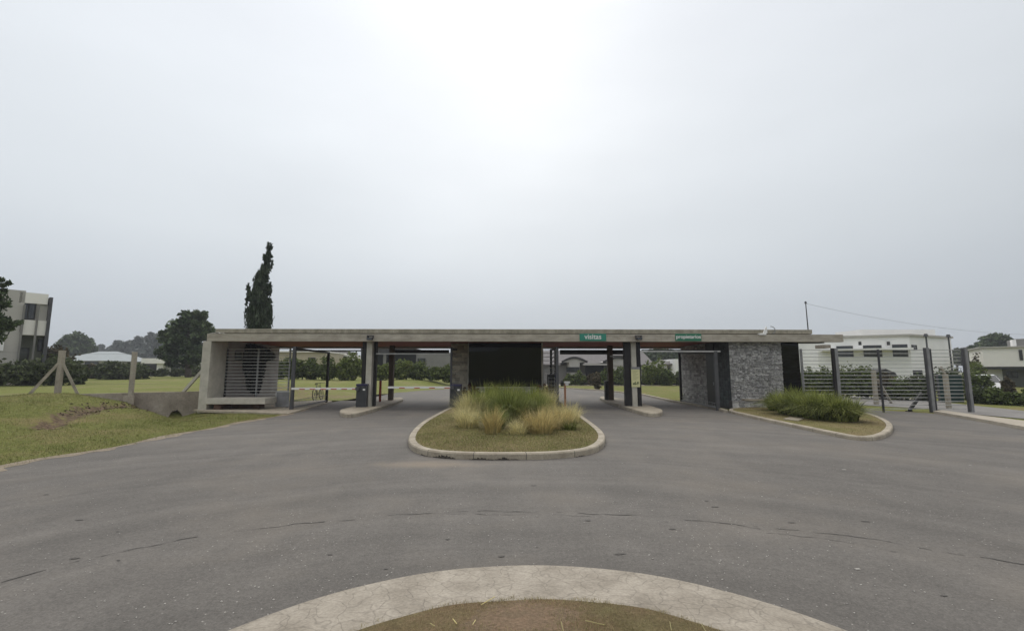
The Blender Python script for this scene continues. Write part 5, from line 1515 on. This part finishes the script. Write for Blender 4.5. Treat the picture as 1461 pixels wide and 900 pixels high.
# tall thin garden lamps
for px, y0, Y_, lab in ((1321, 479.5, 30, 'thin dark lamp post with a small cap in front of the white villa'), (1353, 480.5, 30, 'thin dark lamp post with a round cap at the right corner of the white villa')):
    a = W(px, y0, Y_)
    t = thing('garden_lamp', lab, 'lamp post', (a.x, Y_, 0), 'garden lamp posts')
    part('pole', MB().cyl((a.x, Y_, 0), (a.x, Y_, a.z), .055, .045, 8), M['steel_dark'], t)
    part('lamp_head', MB().cyl((a.x, Y_, a.z - .02), (a.x, Y_, a.z + .16), .14, .09, 10), M['steel_dark'], t)
# far right house
YR2 = 50
Rr = Pl(1405, YR2, R(-38))
hR = thing('overhanging_house', 'off white modern house with a long overhanging upper floor at the far right', 'house', (Rr.P0.x, Rr.P0.y, 0))
def rz_(py, off=0): return Rr.hit(1405, py, off)[1]
part('upper_floor', Rr.raw(MB(), 0, 16, rz_(523), rz_(496.6), 0, 8), M['house_white'], hR)
part('roof_edge', Rr.raw(MB(), -.25, 16.3, rz_(496.5), rz_(494.8), -.25, 8.5), M['house_warm'], hR)
part('floor_soffit', Rr.raw(MB(), -.05, 16, rz_(526.5), rz_(523.1), .1, 7.8), M['frame_dark'], hR)
s0_ = Rr.hit(1409, 540, 2)[0]; s1_ = Rr.hit(1431, 540, 2)[0]
part('lower_wall', Rr.raw(MB(), s0_, s1_, -.3, rz_(526.7), 2, 5.5), M['white_house'], hR)
part('lower_wall', Rr.raw(MB(), s1_ + .01, 15.5, -.3, rz_(526.7), 3, 4.5), M['house_green'], hR)
s2_ = Rr.hit(1450, 490, 2.5)[0]
part('roof_block', Rr.raw(MB(), s2_, 15, rz_(494.7), Rr.hit(1450, 483.5, 2.5)[1], 2.5, 4), M['house_grey'], hR)
part('chimney', Rr.raw(MB(), s2_ - .3, s2_ - .01, rz_(494.7), Rr.hit(1450, 484.5, 2.5)[1], 2.4, 1), M['white_house'], hR)
Rr.win(hR, 1454, 1459, 499, 514, 0, 0); Rr.win(hR, 1436, 1452, 530, 539, 3, 1); Rr.win(hR, 1480, 1500, 500, 513, 0, 1)
# dark gabled shed over the hedge
a, b = W(1256, 537, 36), W(1278, 537, 36); zz = W(1262, 526, 36).z
sh = thing('garden_shed', 'dark low shed roof peeping over the hedge in front of the white villa', 'shed', ((a.x + b.x) / 2, 36, 0))
part('roof', MB().add([(a.x - .3, 36, a.z + .35), (a.x + .5, 36, zz), (b.x, 36, a.z + .3), (b.x + .25, 36, a.z - .1), (a.x - .3, 39, a.z + .35), (a.x + .5, 39, zz), (b.x, 39, a.z + .3), (b.x + .25, 39, a.z - .1)], [(0, 1, 2, 3), (7, 6, 5, 4), (0, 4, 5, 1), (1, 5, 6, 2), (2, 6, 7, 3), (3, 7, 4, 0)]), M['dark_wall'], sh)
part('wall', MB().box(a.x - .1, b.x + .1, 36.1, 38.9, 0, a.z - .11), M['brick'], sh)
# parked car behind the right hedge
def car(loc, rz, label):
    t = thing('parked_car', label, 'car', (0, 0, 0))
    # side profile extruded with tumblehome: car points to -Y
    prof = [(-2.1, .35), (-2.12, .62), (-1.95, .78), (-1.0, .95), (-.35, 1.38), (.1, 1.46), (1.1, 1.44), (1.75, 1.05), (2.05, .98), (2.1, .4)]
    mb = MB(); n = len(prof)
    hw = [.80 if z < 1.0 else .62 for _, z in prof]
    V_ = [(-hw[i], y, z) for i, (y, z) in enumerate(prof)] + [(hw[i], y, z) for i, (y, z) in enumerate(prof)]
    fs = [(i, i + 1, n + i + 1, n + i) for i in range(n - 1)] + [(0, n, 2 * n - 1, n - 1)]
    fs += [tuple(range(n)), tuple(range(2 * n - 1, n - 1, -1))]
    part('body', mb.add(V_, fs), M['car_white'], t, bevel=.04)
    def glass(pts): return MB().add(pts, [(0, 1, 2, 3)])
    part('windscreen', glass([(-.72, -1.0, .975), (.72, -1.0, .975), (.58, -.37, 1.385), (-.58, -.37, 1.385)]), M['window'], t).modifiers.new('t', 'SOLIDIFY').thickness = -.02
    for s_ in (-1, 1):
        part('side_window', glass([(s_ * .785, -.85, 1.0), (s_ * .79, 1.3, 1.02), (s_ * .66, .95, 1.38), (s_ * .655, -.3, 1.37)]), M['window'], t).modifiers.new('t', 'SOLIDIFY').thickness = .03
        part('headlight', MB().box(s_ * .62 - .14, s_ * .62 + .14, -2.13, -2.05, .60, .72), M['rail'], t, bevel=.02)
        for y in (-1.35, 1.3):
            part('wheel', MB().cyl((s_ * .66, y, .31), (s_ * .84, y, .31), .31, n=20), M['rubber'], t)
    part('grille', MB().box(-.4, .4, -2.14, -2.1, .42, .60), M['frame_dark'], t)
    part('licence_plate', MB().box(-.2, .2, -2.16, -2.142, .44, .54), M['rail'], t)
    t.location = loc; t.rotation_euler = (0, 0, rz)
car((W(1424, 545, 30).x, 31, 0), R(-38), 'white parked car with a dark windscreen behind the hedge at the far right')
# green shade cloth on the far fence
a, b = W(1338, 540, 25.2), W(1372, 540, 25.2)
t = thing('shade_cloth_fence', 'dark teal shade cloth stretched behind the narrow bar fence', 'fence', ((a.x + b.x) / 2, 25.2, 0))
part('cloth', MB().box(a.x, b.x, 25.2, 25.23, W(1350, 577, 25.2).z, W(1350, 534, 25.2).z), M['green_mesh'], t)
part('post', MB().box(a.x - .06, a.x - .002, 25.16, 25.24, 0, W(1350, 533, 25.2).z), M['steel_dark'], t)

# ------------------------------------------------------------------ trees
# the tall cypress behind the roof
YCY = 30
b0 = W(370, 560, YCY); 
def cyb(px, py, rpx, rpy, Y=YCY, ry=None):
    q = W(px, py, Y); k = Y / FPX
    return (q.x, q.y, q.z, rpx * k, (ry or rpx) * k, rpy * k)
cyp = [cyb(370, 462, 15.5, 30), cyb(370, 448, 14.5, 22), cyb(369, 430, 13, 22), cyb(372, 412, 10, 20), cyb(374, 397, 7.5, 17), cyb(379, 381, 6.5, 16), cyb(382, 367, 4.6, 14), cyb(384, 357, 2.4, 9), cyb(383, 349, .8, 4), cyb(386.5, 352, .7, 4), cyb(354.5, 420, 3.2, 17), cyb(383, 446, 4.5, 22), cyb(385, 409, 2.6, 10), cyb(388, 378, 1.2, 5), cyb(370, 490, 15, 40)]
base = (b0.x, YCY, lh(b0.x, YCY))
t = thing('cypress_tree', 'tall slim dark cypress rising behind the left part of the roof', 'tree', base)
part('trunk', trunk_mb(Vector(base) - Vector((0, 0, .2)), (W(378, 400, YCY).x, YCY, W(378, 400, YCY).z), .2, .04, 4, .3, 3), M['bark'], t, smooth=True)
P_ = crown_pts(cyp, 900, 26, .14, .30)
n = len(P_)
# upright sprays
a_ = np.zeros((n, 3)); a_[:, 2] = 1; a_ += rng.normal(0, .28, (n, 3)); a_ /= np.linalg.norm(a_, axis=1)[:, None]
bb_ = rng.normal(size=(n, 3)); bb_ -= (a_ * bb_).sum(1)[:, None] * a_; bb_ /= np.linalg.norm(bb_, axis=1)[:, None]
s_ = rng.uniform(.6, 1.7, (n, 1)) * .26
V_ = np.stack([P_ - a_ * s_ / 2 - bb_ * s_ * .1, P_ - a_ * s_ / 2 + bb_ * s_ * .1, P_ + a_ * s_ / 2 + bb_ * s_ * .02, P_ + a_ * s_ / 2 - bb_ * s_ * .02], 1).reshape(-1, 3)
np_mesh('crown', V_, np.arange(4 * n).reshape(n, 4), M['cypress'], t)
# round pine
def blb(px, py, rpx, rpy, Y, ryf=1.0):
    q = W(px, py, Y); k = Y / FPX * 1.05
    return (q.x, Y, q.z, rpx * k, rpx * k * ryf, rpy * k)
YP = 55
q = W(268, 545, YP)
bl = [blb(270, 462, 20, 16, YP), blb(248, 480, 17, 14, YP), blb(288, 472, 14, 15, YP), blb(300, 484, 9, 12, YP), blb(262, 492, 26, 14, YP), blb(244, 503, 17, 12, YP), blb(285, 505, 24, 13, YP), blb(262, 514, 24, 9, YP), blb(283, 452, 11, 9, YP), blb(240, 470, 6, 6, YP), blb(296, 462, 6, 5, YP), blb(272, 448, 7, 5, YP)]
tree('pine_tree', 'broad dark green pine just left of the gatehouse', 'tree', (q.x, YP, lh(q.x, YP)), [(b[0], b[1], b[2], b[3] * .9, b[4] * .9, b[5] * .88) for b in bl], M['pine'], 330, 60, .30, (.35, .12), sig=.17, shell=.3, limbs=9, lo=.3)
# pine reaching in at the left edge
YN = 26
q = W(-34, 560, YN)
bl = [blb(4, 404, 7, 5, YN), blb(-12, 418, 14, 8, YN), blb(4, 436, 9, 5, YN), blb(10, 461, 12, 6, YN), blb(25, 460, 5, 3.5, YN), blb(-12, 452, 18, 9, YN), blb(-34, 430, 24, 26, YN), blb(-36, 470, 26, 22, YN), blb(4, 470, 8, 4, YN), blb(-34, 400, 16, 20, YN)]
tree('pine_tree', 'dark pine whose branches enter at the left edge before the modern house', 'tree', (q.x, YN, .75), bl, M['pine'], 300, 55, .16, (.2, .06), sig=.22, shell=.5, limbs=9, lo=.45, ttop=(q.x, YN, W(-34, 440, YN).z))
# far trees
YT = 130
q = W(110, 525, YT)
tree('far_tree', 'dark rounded tree beyond the bungalow with the pale hipped roof', 'tree', (q.x, YT, 0), [blb(108, 489, 14, 11, YT), blb(97, 497, 12, 10, YT), blb(122, 498, 9, 9, YT), blb(110, 508, 18, 10, YT)], M['pine'], 200, 50, .75, (.4, .15), sig=.2)
def gum(px, top, w_, Y, lab, s=1):
    q = W(px, 526, Y); h_ = 520 - top
    rr = random.Random(int(px * 3))
    bl = [blb(px, top + 8, w_ * .42, 8, Y)]
    for k in range(7):
        bl.append(blb(px + rr.uniform(-.6, .6) * w_, top + 8 + rr.random() * h_ * .62, w_ * rr.uniform(.28, .45), rr.uniform(5, 8), Y))
    bl.append(blb(px, top + h_ * .8, w_ * .9, h_ * .28, Y))
    tree('gum_tree', lab, 'tree', (q.x, Y, 0), bl, M['euca'], 170, 40, 1.1 * Y / 220, (.5, .2), 'far gum trees on the left skyline', sig=.22)
gum(142, 491, 9, 240, 'smallest and palest gum tree in the gap of the left skyline')
gum(155, 498, 8, 230, 'low gum tree right of the palest one on the left skyline')
gum(168, 486, 10, 215, 'gum tree with a small rounded top at the left end of the tall row')
gum(183, 484, 11, 210, 'gum tree with a lobed top second in the tall row')
gum(199, 479, 12, 200, 'gum tree third in the tall row rising toward the pine')
gum(214, 475, 12, 195, 'tallest gum tree of the row on the left skyline')
gum(226, 480, 11, 195, 'gum tree just left of the broad dark pine')
q = W(1413, 530, 95)
tree('dark_tree', 'dark spreading tree behind the far right house', 'tree', (q.x, 95, 0), [blb(1422, 485, 16, 9, 95), blb(1402, 492, 9, 6, 95), blb(1436, 494, 14, 7, 95), blb(1408, 499, 22, 7, 95), blb(1442, 488, 5, 4, 95), blb(1398, 504, 14, 8, 95), blb(1425, 507, 26, 9, 95)], M['pine'], 260, 50, .5, (.4, .15), sig=.22, shell=.42)
for px, top, lab in ((1365, 500, 'low distant tree right of the white villa'), (1381, 498, 'distant tree between the villa and the dark spreading tree')):
    q = W(px, 530, 120)
    tree('far_tree', lab, 'tree', (q.x, 120, 0), [blb(px, top + 6, 9, 6, 120), blb(px - 6, top + 11, 8, 6, 120), blb(px + 6, top + 13, 9, 7, 120)], M['bush_dark'], 120, 40, .7, (.3, .12), 'distant trees right of the villa', sig=.22)
# dark tree mass beyond the owners lane: individual crowns
for k, (px, top, rw_, lab) in enumerate(((922, 503, 15, 'dark tree at the left of the group beyond the owners lane'), (941, 499, 16, 'dark tree in the middle of the group beyond the owners lane'), (962, 501, 15, 'dark tree at the right of the group beyond the owners lane'))):
    q = W(px, 530, 110)
    tree('far_tree', lab, 'tree', (q.x, 110, 0), [blb(px, top + 9, rw_, 9, 110), blb(px - 6, top + 20, rw_, 12, 110), blb(px + 6, top + 22, rw_, 12, 110)], M['pine'], 150, 45, .6, (.3, .12), 'dark trees beyond the owners lane', sig=.22)
# trees seen over the fence left part (behind the villa's left end)
q = W(1160, 530, 70)
tree('grey_tree', 'thin grey leaved tree under the right end of the roof slab', 'tree', (q.x, 70, 0), [blb(1158, 501, 11, 9, 70), blb(1170, 510, 10, 9, 70), blb(1150, 515, 10, 8, 70)], M['euca'], 110, 30, .4, (.25, .1), sig=.25, shell=.5)
m = MB(); hz_ = thing('white_outbuilding', 'low white outbuilding behind the short run of bar fence', 'house', (W(1180, 525, 60).x, 60, 0))
wbox(m, 1158, 1192, 517, 545, 60, 5); part('wall', m, M['white_house'], hz_)
m = MB(); wbox(m, 1154, 1196, 514.8, 516.9, 59.7, 5.6); part('roof', m, M['house_warm'], hz_)
win(hz_, 1166, 1176, 521, 529, 60, mull=0)

# ------------------------------------------------------------------ hedges and bushes
def hb(px0, px1, ytop, ybase, Y, label, mt_, n, sz, group, name='bush', cat='bush', ground=None, dep=None, lumps=5):
    a, b = W(px0, ybase, Y), W(px1, ybase, Y); tz = W((px0 + px1) / 2, ytop, Y).z
    z = lh(a.x, Y) if (a.x < -3 and ground is None) else (ground or 0)
    rx = abs(b.x - a.x) / 2 * 1.05
    bush(name, label, cat, ((a.x + b.x) / 2, Y, z), rx, dep or min(rx, 2.2), tz - z, M[mt_], n, sz, group, lumps, seed=int(px0))
LG = 'bushes along the left lawn'
hb(-70, 20, 506, 549, 30, 'dark bush at the left edge under the modern house', 'bush_dark', 3600, .14, LG)
hb(10, 62, 513, 549, 30.5, 'dark bush directly below the windows of the modern house', 'bush_dark', 3000, .16, LG)
hb(52, 106, 507, 548, 31, 'tall dark bush behind the braced concrete post', 'bush_dark', 3600, .14, LG)
hb(58, 104, 490, 520, 36, 'brownish bushy tree beside the dark fin of the modern house', 'bush_brown', 2600, .2, LG)
hb(92, 122, 514, 545, 34, 'dark green bush right of the braced concrete post', 'bush_dark', 2400, .16, LG)
hb(118, 146, 520, 541, 52, 'dull brown bush in the gap before the pale hipped roof', 'bush_brown', 1500, .2, LG)
hb(136, 184, 514, 541, 50, 'wide dark bush left of the plain concrete post', 'bush_dark', 3000, .22, LG)
hb(176, 214, 518, 540, 50, 'dark bush right of the plain concrete post', 'bush_dark', 2400, .22, LG)
hb(222, 239, 526, 538.5, 60, 'small round bush by the porch column of the flat roofed house', 'bush_dark', 900, .2, LG)
hb(243, 262, 524, 538, 60, 'round bush under the broad pine', 'bush_dark', 1000, .2, LG)
hb(259, 292, 519, 538, 62, 'wider bush under the right side of the broad pine', 'bush_dark', 1400, .2, LG)
hb(140, 200, 506, 525, 95, 'olive brown shrub mass before the far gum trees', 'bush_brown', 1500, .4, LG)
HG = 'hedge bushes beyond the left lanes'
specs = [(384, 412, 511, 541.5, 'hedge'), (404, 434, 508, 542, 'hedge'), (428, 458, 512, 542, 'hedge'), (452, 482, 507, 542, 'hedge'), (478, 505, 510, 542, 'hedge_bright'), (486, 520, 501, 542, 'hedge_bright'),
         (534, 560, 517, 541, 'hedge_bright'), (556, 590, 511, 542, 'hedge_bright'), (584, 612, 515, 543, 'hedge'), (606, 634, 521, 545, 'hedge'), (628, 656, 516, 546, 'hedge')]
labs = ['hedge bush seen through the bars at the left end', 'rounded hedge bush in front of the cream house', 'hedge bush under the window of the cream house', 'hedge bush right of the cream house behind the gate end post',
        'bright green hedge bush under the gabled white house', 'tallest bright hedge bush just left of the left concrete column', 'bright low bush right of the left concrete column', 'bright tall bush in front of the wide black opening',
        'green bush below the small window of the dark house', 'low green bush right of the dark house window', 'green bush just left of the booth pier']
for (a_, b_, c_, d_2, mm), lab in zip(specs, labs):
    hb(a_, b_, c_, d_2, 50 + random.uniform(-1, 1), lab, mm, 3800, .16, HG, lumps=6)
VG = 'bushes in front of the grey bungalow'
for (a_, b_, c_, d_2, mm, lab) in ((804, 818, 533, 547, 'hedge', 'small green bush at the left of the arched gable window'), (815, 838, 529, 547, 'hedge', 'dark green bush below the arched gable window'), (836, 856, 533, 547, 'bush_brown', 'dull bush in front of the dark porch of the bungalow'),
                                  (850, 874, 528, 547, 'hedge', 'green bush left of the rear column of the right island'), (872, 900, 521, 547, 'hedge', 'tall green bush between the rear column and the notice column')):
    hb(a_, b_, c_, d_2, 56.5, lab, mm, 1500, .2, VG)
hb(846, 858, 528, 554, 44, 'slender brown green shrub standing alone on the grass beyond the visitors lane', 'bush_brown', 1500, .14, None, name='shrub', cat='shrub', ground=0.0, lumps=4)
OG = 'bushes beyond the owners lane'
for (a_, b_, c_, d_2, Y_, mm, lab) in ((914, 938, 514, 547, 56.5, 'hedge_bright', 'bright green bush right of the notice column'), (926, 956, 511, 547, 57.5, 'hedge_bright', 'tallest bright green bush beyond the owners lane'), (938, 964, 524, 547, 55.5, 'hedge', 'dark green bush in front of the tallest bright one'), (960, 984, 527, 547, 56, 'bush_dark', 'dark bush before the plain white house block')):
    hb(a_, b_, c_, d_2, Y_, lab, mm, 1900, .2, OG)
RG = 'hedge bushes behind the sliding gate'
rsp = [(1143, 1172, 523, 574, 30, 'hedge', 'hedge bush next to the dark glazed bay'), (1166, 1198, 521, 575, 30, 'hedge', 'hedge bush behind the double gate post'), (1192, 1228, 520, 575, 29, 'hedge', 'tall hedge bush right of the double gate post'), (1222, 1256, 519, 576, 28.5, 'hedge', 'hedge bush left of the braced concrete post'),
       (1246, 1282, 530, 577, 28, 'bush_brown', 'brownish hedge bush around the braced concrete post'), (1272, 1304, 536, 576, 27, 'hedge', 'low hedge bush below the white villa wall'), (1298, 1330, 533, 577, 26.5, 'bush_dark', 'dark hedge bush left of the tall double post')]
for (a_, b_, c_, d_2, Y_, mm, lab) in rsp:
    hb(a_, b_, c_, d_2, Y_, lab, mm, 4600, .10, RG, lumps=7)
FG = 'bushes beside the service road'
for (a_, b_, c_, d_2, Y_, mm, lab) in ((1328, 1376, 519, 575, 29, 'bush_dark', 'dark bush rising behind the teal shade cloth'), (1380, 1412, 530, 572, 30, 'hedge', 'green bush right of the last fence post'), (1376, 1406, 512, 545, 44, 'hedge_bright', 'light green bush left of the overhanging house'), (1388, 1404, 503, 530, 46, 'bush_brown', 'olive bush touching the corner of the overhanging house'),
                              (1384, 1412, 552, 582, 24.2, 'bush_dark', 'low dark bush at the left of the roadside row'), (1404, 1436, 553, 584, 23.6, 'hedge', 'green bush in front of the parked car'), (1428, 1462, 560, 588, 23, 'hedge', 'low green bush right of the parked car'), (1452, 1500, 556, 592, 22.4, 'hedge', 'green bush cut by the right edge of the photo'), (1432, 1446, 534, 560, 27, 'bush_brown', 'thin twiggy shrub over the bonnet of the parked car')):
    hb(a_, b_, c_, d_2, Y_, lab, mm, 2200, .12, FG, lumps=6)

# ------------------------------------------------------------------ ornamental grasses
IG = 'ornamental grass clumps on the central island'
def cl(px, py, rad, h, n, mt_, label, group=IG, **k):
    p = G(px, py, .14)
    clump('grass_clump', label, 'ornamental grass', (p.x, p.y, .16), rad, h, n, M[mt_], group, **k)
cl(720, 585, 1.15, 1.08, 3000, 'blade', 'tall green grass clump at the back centre of the island', width=.016, lean=(.15, 1.1))
cl(694, 596, .85, 1.02, 2300, 'blade', 'green grass clump at the left of the green mass', width=.014)
cl(728, 601, .9, .98, 2300, 'blade_dark', 'dark green grass clump in the middle of the island', width=.014)
cl(757, 592, .95, 1.0, 2400, 'blade', 'green grass clump at the right back of the island', width=.014)
cl(706, 614, .45, .62, 1000, 'blade_dark', 'low dark green clump behind the small rusty one', width=.012)
cl(768, 600, .6, .75, 1100, 'blade_dark', 'dark green clump behind the large rusty grasses', width=.012)
cl(672, 598, .75, .88, 1500, 'straw', 'large pale straw grass clump at the left back', width=.008, lean=(.1, .85))
cl(668, 611, .5, .62, 900, 'straw', 'straw clump at the front left of the grasses', width=.008)
cl(660, 602, .45, .55, 500, 'straw', 'small thin straw clump at the far left', width=.007)
cl(703, 620, .36, .66, 620, 'straw_red', 'narrow rusty clump in front of the green grass', width=.008, lean=(.08, .55))
cl(740, 621, .38, .42, 420, 'straw', 'low sparse straw clump at the front centre', width=.008)
cl(770, 619, .62, .66, 1300, 'straw_red', 'rusty straw clump right of centre at the front', width=.008)
cl(795, 612, .68, .66, 1300, 'straw_red', 'broad rusty clump at the right front', width=.008)
cl(812, 602, .6, .64, 900, 'straw', 'pale straw clump at the right end of the island', width=.007)
cl(783, 588, .5, .95, 700, 'straw', 'upright pale clump beside the right booth gate', width=.008, lean=(.08, .55))
cl(812, 614, .35, .32, 350, 'blade_dark', 'low green tuft at the foot of the broad rusty clump', width=.01)
# maroon plants by the booth
for px, lab in ((672, 'maroon leaved plant below the left corner of the booth glass'), (703, 'maroon leaved plant below the booth glass left of centre'), (773, 'maroon leaved plant below the right corner of the booth glass')):
    p = W(px, 560, YB - .45)
    bush('maroon_plant', lab, 'plant', (p.x, YB - .45, .14), .46, .3, 1.02 if px != 703 else .9, M['red_leaf'], 900, .09, 'maroon plants below the booth glass', 4)
SGp = 'strappy green clumps on the right island'
for i, (px, py, rad, h, n, mt_, lab) in enumerate(((1108, 585, .55, .72, 1500, 'blade_dark', 'leftmost strappy green clump beside the stone wall'), (1124, 590, .6, .80, 1700, 'blade', 'second strappy clump from the stone wall'), (1143, 593, .6, .84, 1700, 'blade_dark', 'third strappy clump from the stone wall'),
                                       (1160, 596, .55, .80, 1600, 'blade', 'strappy clump with straw tips in the middle of the right island'), (1178, 598, .6, .84, 1700, 'blade_dark', 'third strappy clump from the island tip'), (1196, 600, .58, .80, 1600, 'blade', 'second strappy clump from the island tip'), (1210, 600, .52, .72, 1400, 'blade_dark', 'last strappy clump toward the tip of the right island'),
                                       (1135, 583, .6, .9, 1200, 'blade', 'rear strappy clump below the glazed bay'), (1170, 587, .6, .85, 1200, 'blade', 'rear strappy clump below the short bar fence'))):
    cl(px, py, rad, h, n, mt_, lab, SGp, width=.024, lean=(.12, 1.1), droop=.42)
p = G(1133, 599, .1)
o = part('manhole_cover', MB().prism([G(*q_, .1).xy for q_ in ((1118, 599), (1127, 596.5), (1148, 598.5), (1140, 601.5))], .09, .15), M['kerb'], None, bevel=.01, loc=p); tag(o, 'pale concrete inspection cover in front of the strappy clumps', 'cover')

# ------------------------------------------------------------------ short grass
def scatter(name, poly_test, bbox, n, zf, hgt_, mt_, label, width=.006, lean=(.2, 1.2)):
    X_ = rng.uniform(bbox[0], bbox[1], n); Y_ = rng.uniform(bbox[2], bbox[3], n)
    k = poly_test(X_, Y_); X_, Y_ = X_[k], Y_[k]
    B = np.stack([X_, Y_, zf(X_, Y_)], 1)
    V_, F_ = blades(B, rng.uniform(hgt_ * .5, hgt_ * 1.4, len(B)), rng.uniform(*lean, len(B)), width, 1)
    o = np_mesh(name, V_, F_, mt_); tag(o, label, 'grass', kind='stuff')
def inside(poly):
    PP = np.array([[p.x, p.y] for p in poly])
    def f(X_, Y_):
        c = np.zeros(X_.shape, bool); n = len(PP)
        for i in range(n):
            a = PP[i]; b = PP[(i + 1) % n]
            c ^= ((a[1] > Y_) != (b[1] > Y_)) & (X_ < (b[0] - a[0]) * (Y_ - a[1]) / (b[1] - a[1] + 1e-12) + a[0])
        return c
    return f
MIC = list(mid_in) + [mid_in[0]]
def isl_z(a, b, pl=None, cr=(.108, .126, .156, .18)):
    return np.interp(seg_dist(a, b, pl or MIC), [0, .15, .45, 1.2], cr) - .008
bx = [p.x for p in mid_in]; by = [p.y for p in mid_in]
scatter('grass', inside(mid_in), (min(bx), max(bx), min(by), 15.5), 42000, isl_z, .032, M['grass_dry'], 'short patchy turf on the central island', .009)
scatter('grass', inside(mid_in), (min(bx), max(bx), min(by), 17), 32000, isl_z, .036, M['grass_green'], 'green blades in the turf of the central island', .009)
bx = [p.x for p in r_in]; by = [p.y for p in r_in]
scatter('grass', inside(r_in), (min(bx), max(bx), min(by), max(by)), 16000, lambda a, b: isl_z(a, b, list(r_in) + [r_in[0]], (.088, .106, .118, .13)), .04, M['grass_dry'], 'dry turf on the right island', .01)
def circ_test(X_, Y_):
    r_ = np.hypot(X_ - ic.x, Y_ - ic.y); ns = np.sin(X_ * 3.1 + 1) * np.sin(Y_ * 2.7 + X_) + rng.normal(0, .45, X_.shape) + (r_ / irad) * 1.6
    return (r_ < irad - .01 + .03 * np.sin(X_ * 13)) & (ns > .85) & (np.exp(-((X_ - pc_.x) / .32) ** 2 - ((Y_ - pc_.y) / .30) ** 2) < rng.uniform(.1, .9, X_.shape))
def circ_z(X_, Y_):
    r_ = np.hypot(X_ - ic.x, Y_ - ic.y); return np.interp(r_, [0, irad * .3, irad * .6, irad], [.185, .18, .16, .07])
scatter('grass', circ_test, (ic.x - irad, ic.x + irad, ic.y, ic.y + irad), 60000, circ_z, .022, M['grass_dry'], 'sparse dry grass on the mound of the traffic circle', .0035)
def bank_test(X_, Y_):
    d = dist_poly(X_, Y_); ws_, _ = wsd(X_, Y_)
    gg = seg_dist(X_, Y_, GUL)
    return (d > -.06 + .09 * np.sin(Y_ * 5 + X_ * 3) + .05 * np.sin(Y_ * 13) + rng.exponential(.10, X_.shape)) & (ws_ < -.02) & (X_ < -6) & (gg > .1 + rng.exponential(.35, X_.shape)) & (Y_ < 20.5)
gz = lambda a, b: ground_h(a, b) - .015
scatter('grass', bank_test, (-19, -6, 6.5, 20.5), 90000, gz, .042, M['grass_green'], 'mown grass on the bank between the left wall and the road', .009)
scatter('grass', bank_test, (-19, -6, 6.5, 20.5), 45000, gz, .04, M['grass_dry'], 'dry blades in the grass bank left of the road', .009)
def tuft_test(X_, Y_):
    return bank_test(X_, Y_) & ((np.sin(X_ * 2.3 + np.sin(Y_ * 1.7) * 2) * np.sin(Y_ * 2.9 + X_) + rng.normal(0, .25, X_.shape)) > .55)
scatter('grass', tuft_test, (-19, -6, 6.5, 20.5), 60000, gz, .075, M['grass_green'], 'taller uneven tufts in the grass bank left of the road', .011)
# dead stems on the mound
sm = MB()
for _ in range(26):
    a_ = random.uniform(.2, 2.9); r_ = random.uniform(.3, .97) * irad
    x, y = ic.x + r_ * math.cos(a_), ic.y + r_ * math.sin(a_); z = float(circ_z(np.array([x]), np.array([y]))[0]) + .012
    b_ = random.uniform(0, 3.1); l_ = random.uniform(.04, .14)
    sm.cyl((x, y, z), (x + l_ * math.cos(b_), y + l_ * math.sin(b_), z + .004), .0022, n=4)
o = part('dry_stems', sm, M['straw']); tag(o, 'dry stems lying on the mound of the traffic circle', 'stems', kind='stuff')

# ------------------------------------------------------------------ haze
hm = bpy.data.materials.new('haze'); hm.use_nodes = True
t = hm.node_tree; t.nodes.clear()
pv_ = t.nodes.new('ShaderNodeVolumePrincipled'); oo = t.nodes.new('ShaderNodeOutputMaterial')
pv_.inputs['Color'].default_value = (0.86, 0.90, 0.97, 1); pv_.inputs['Density'].default_value = 0.0008; pv_.inputs['Anisotropy'].default_value = 0.0
t.links.new(pv_.outputs[0], oo.inputs['Volume'])
hz = part('haze', MB().box(-900.5, 900.5, -121, 1501, -1.6, 45), hm); tag(hz, kind='stuff')
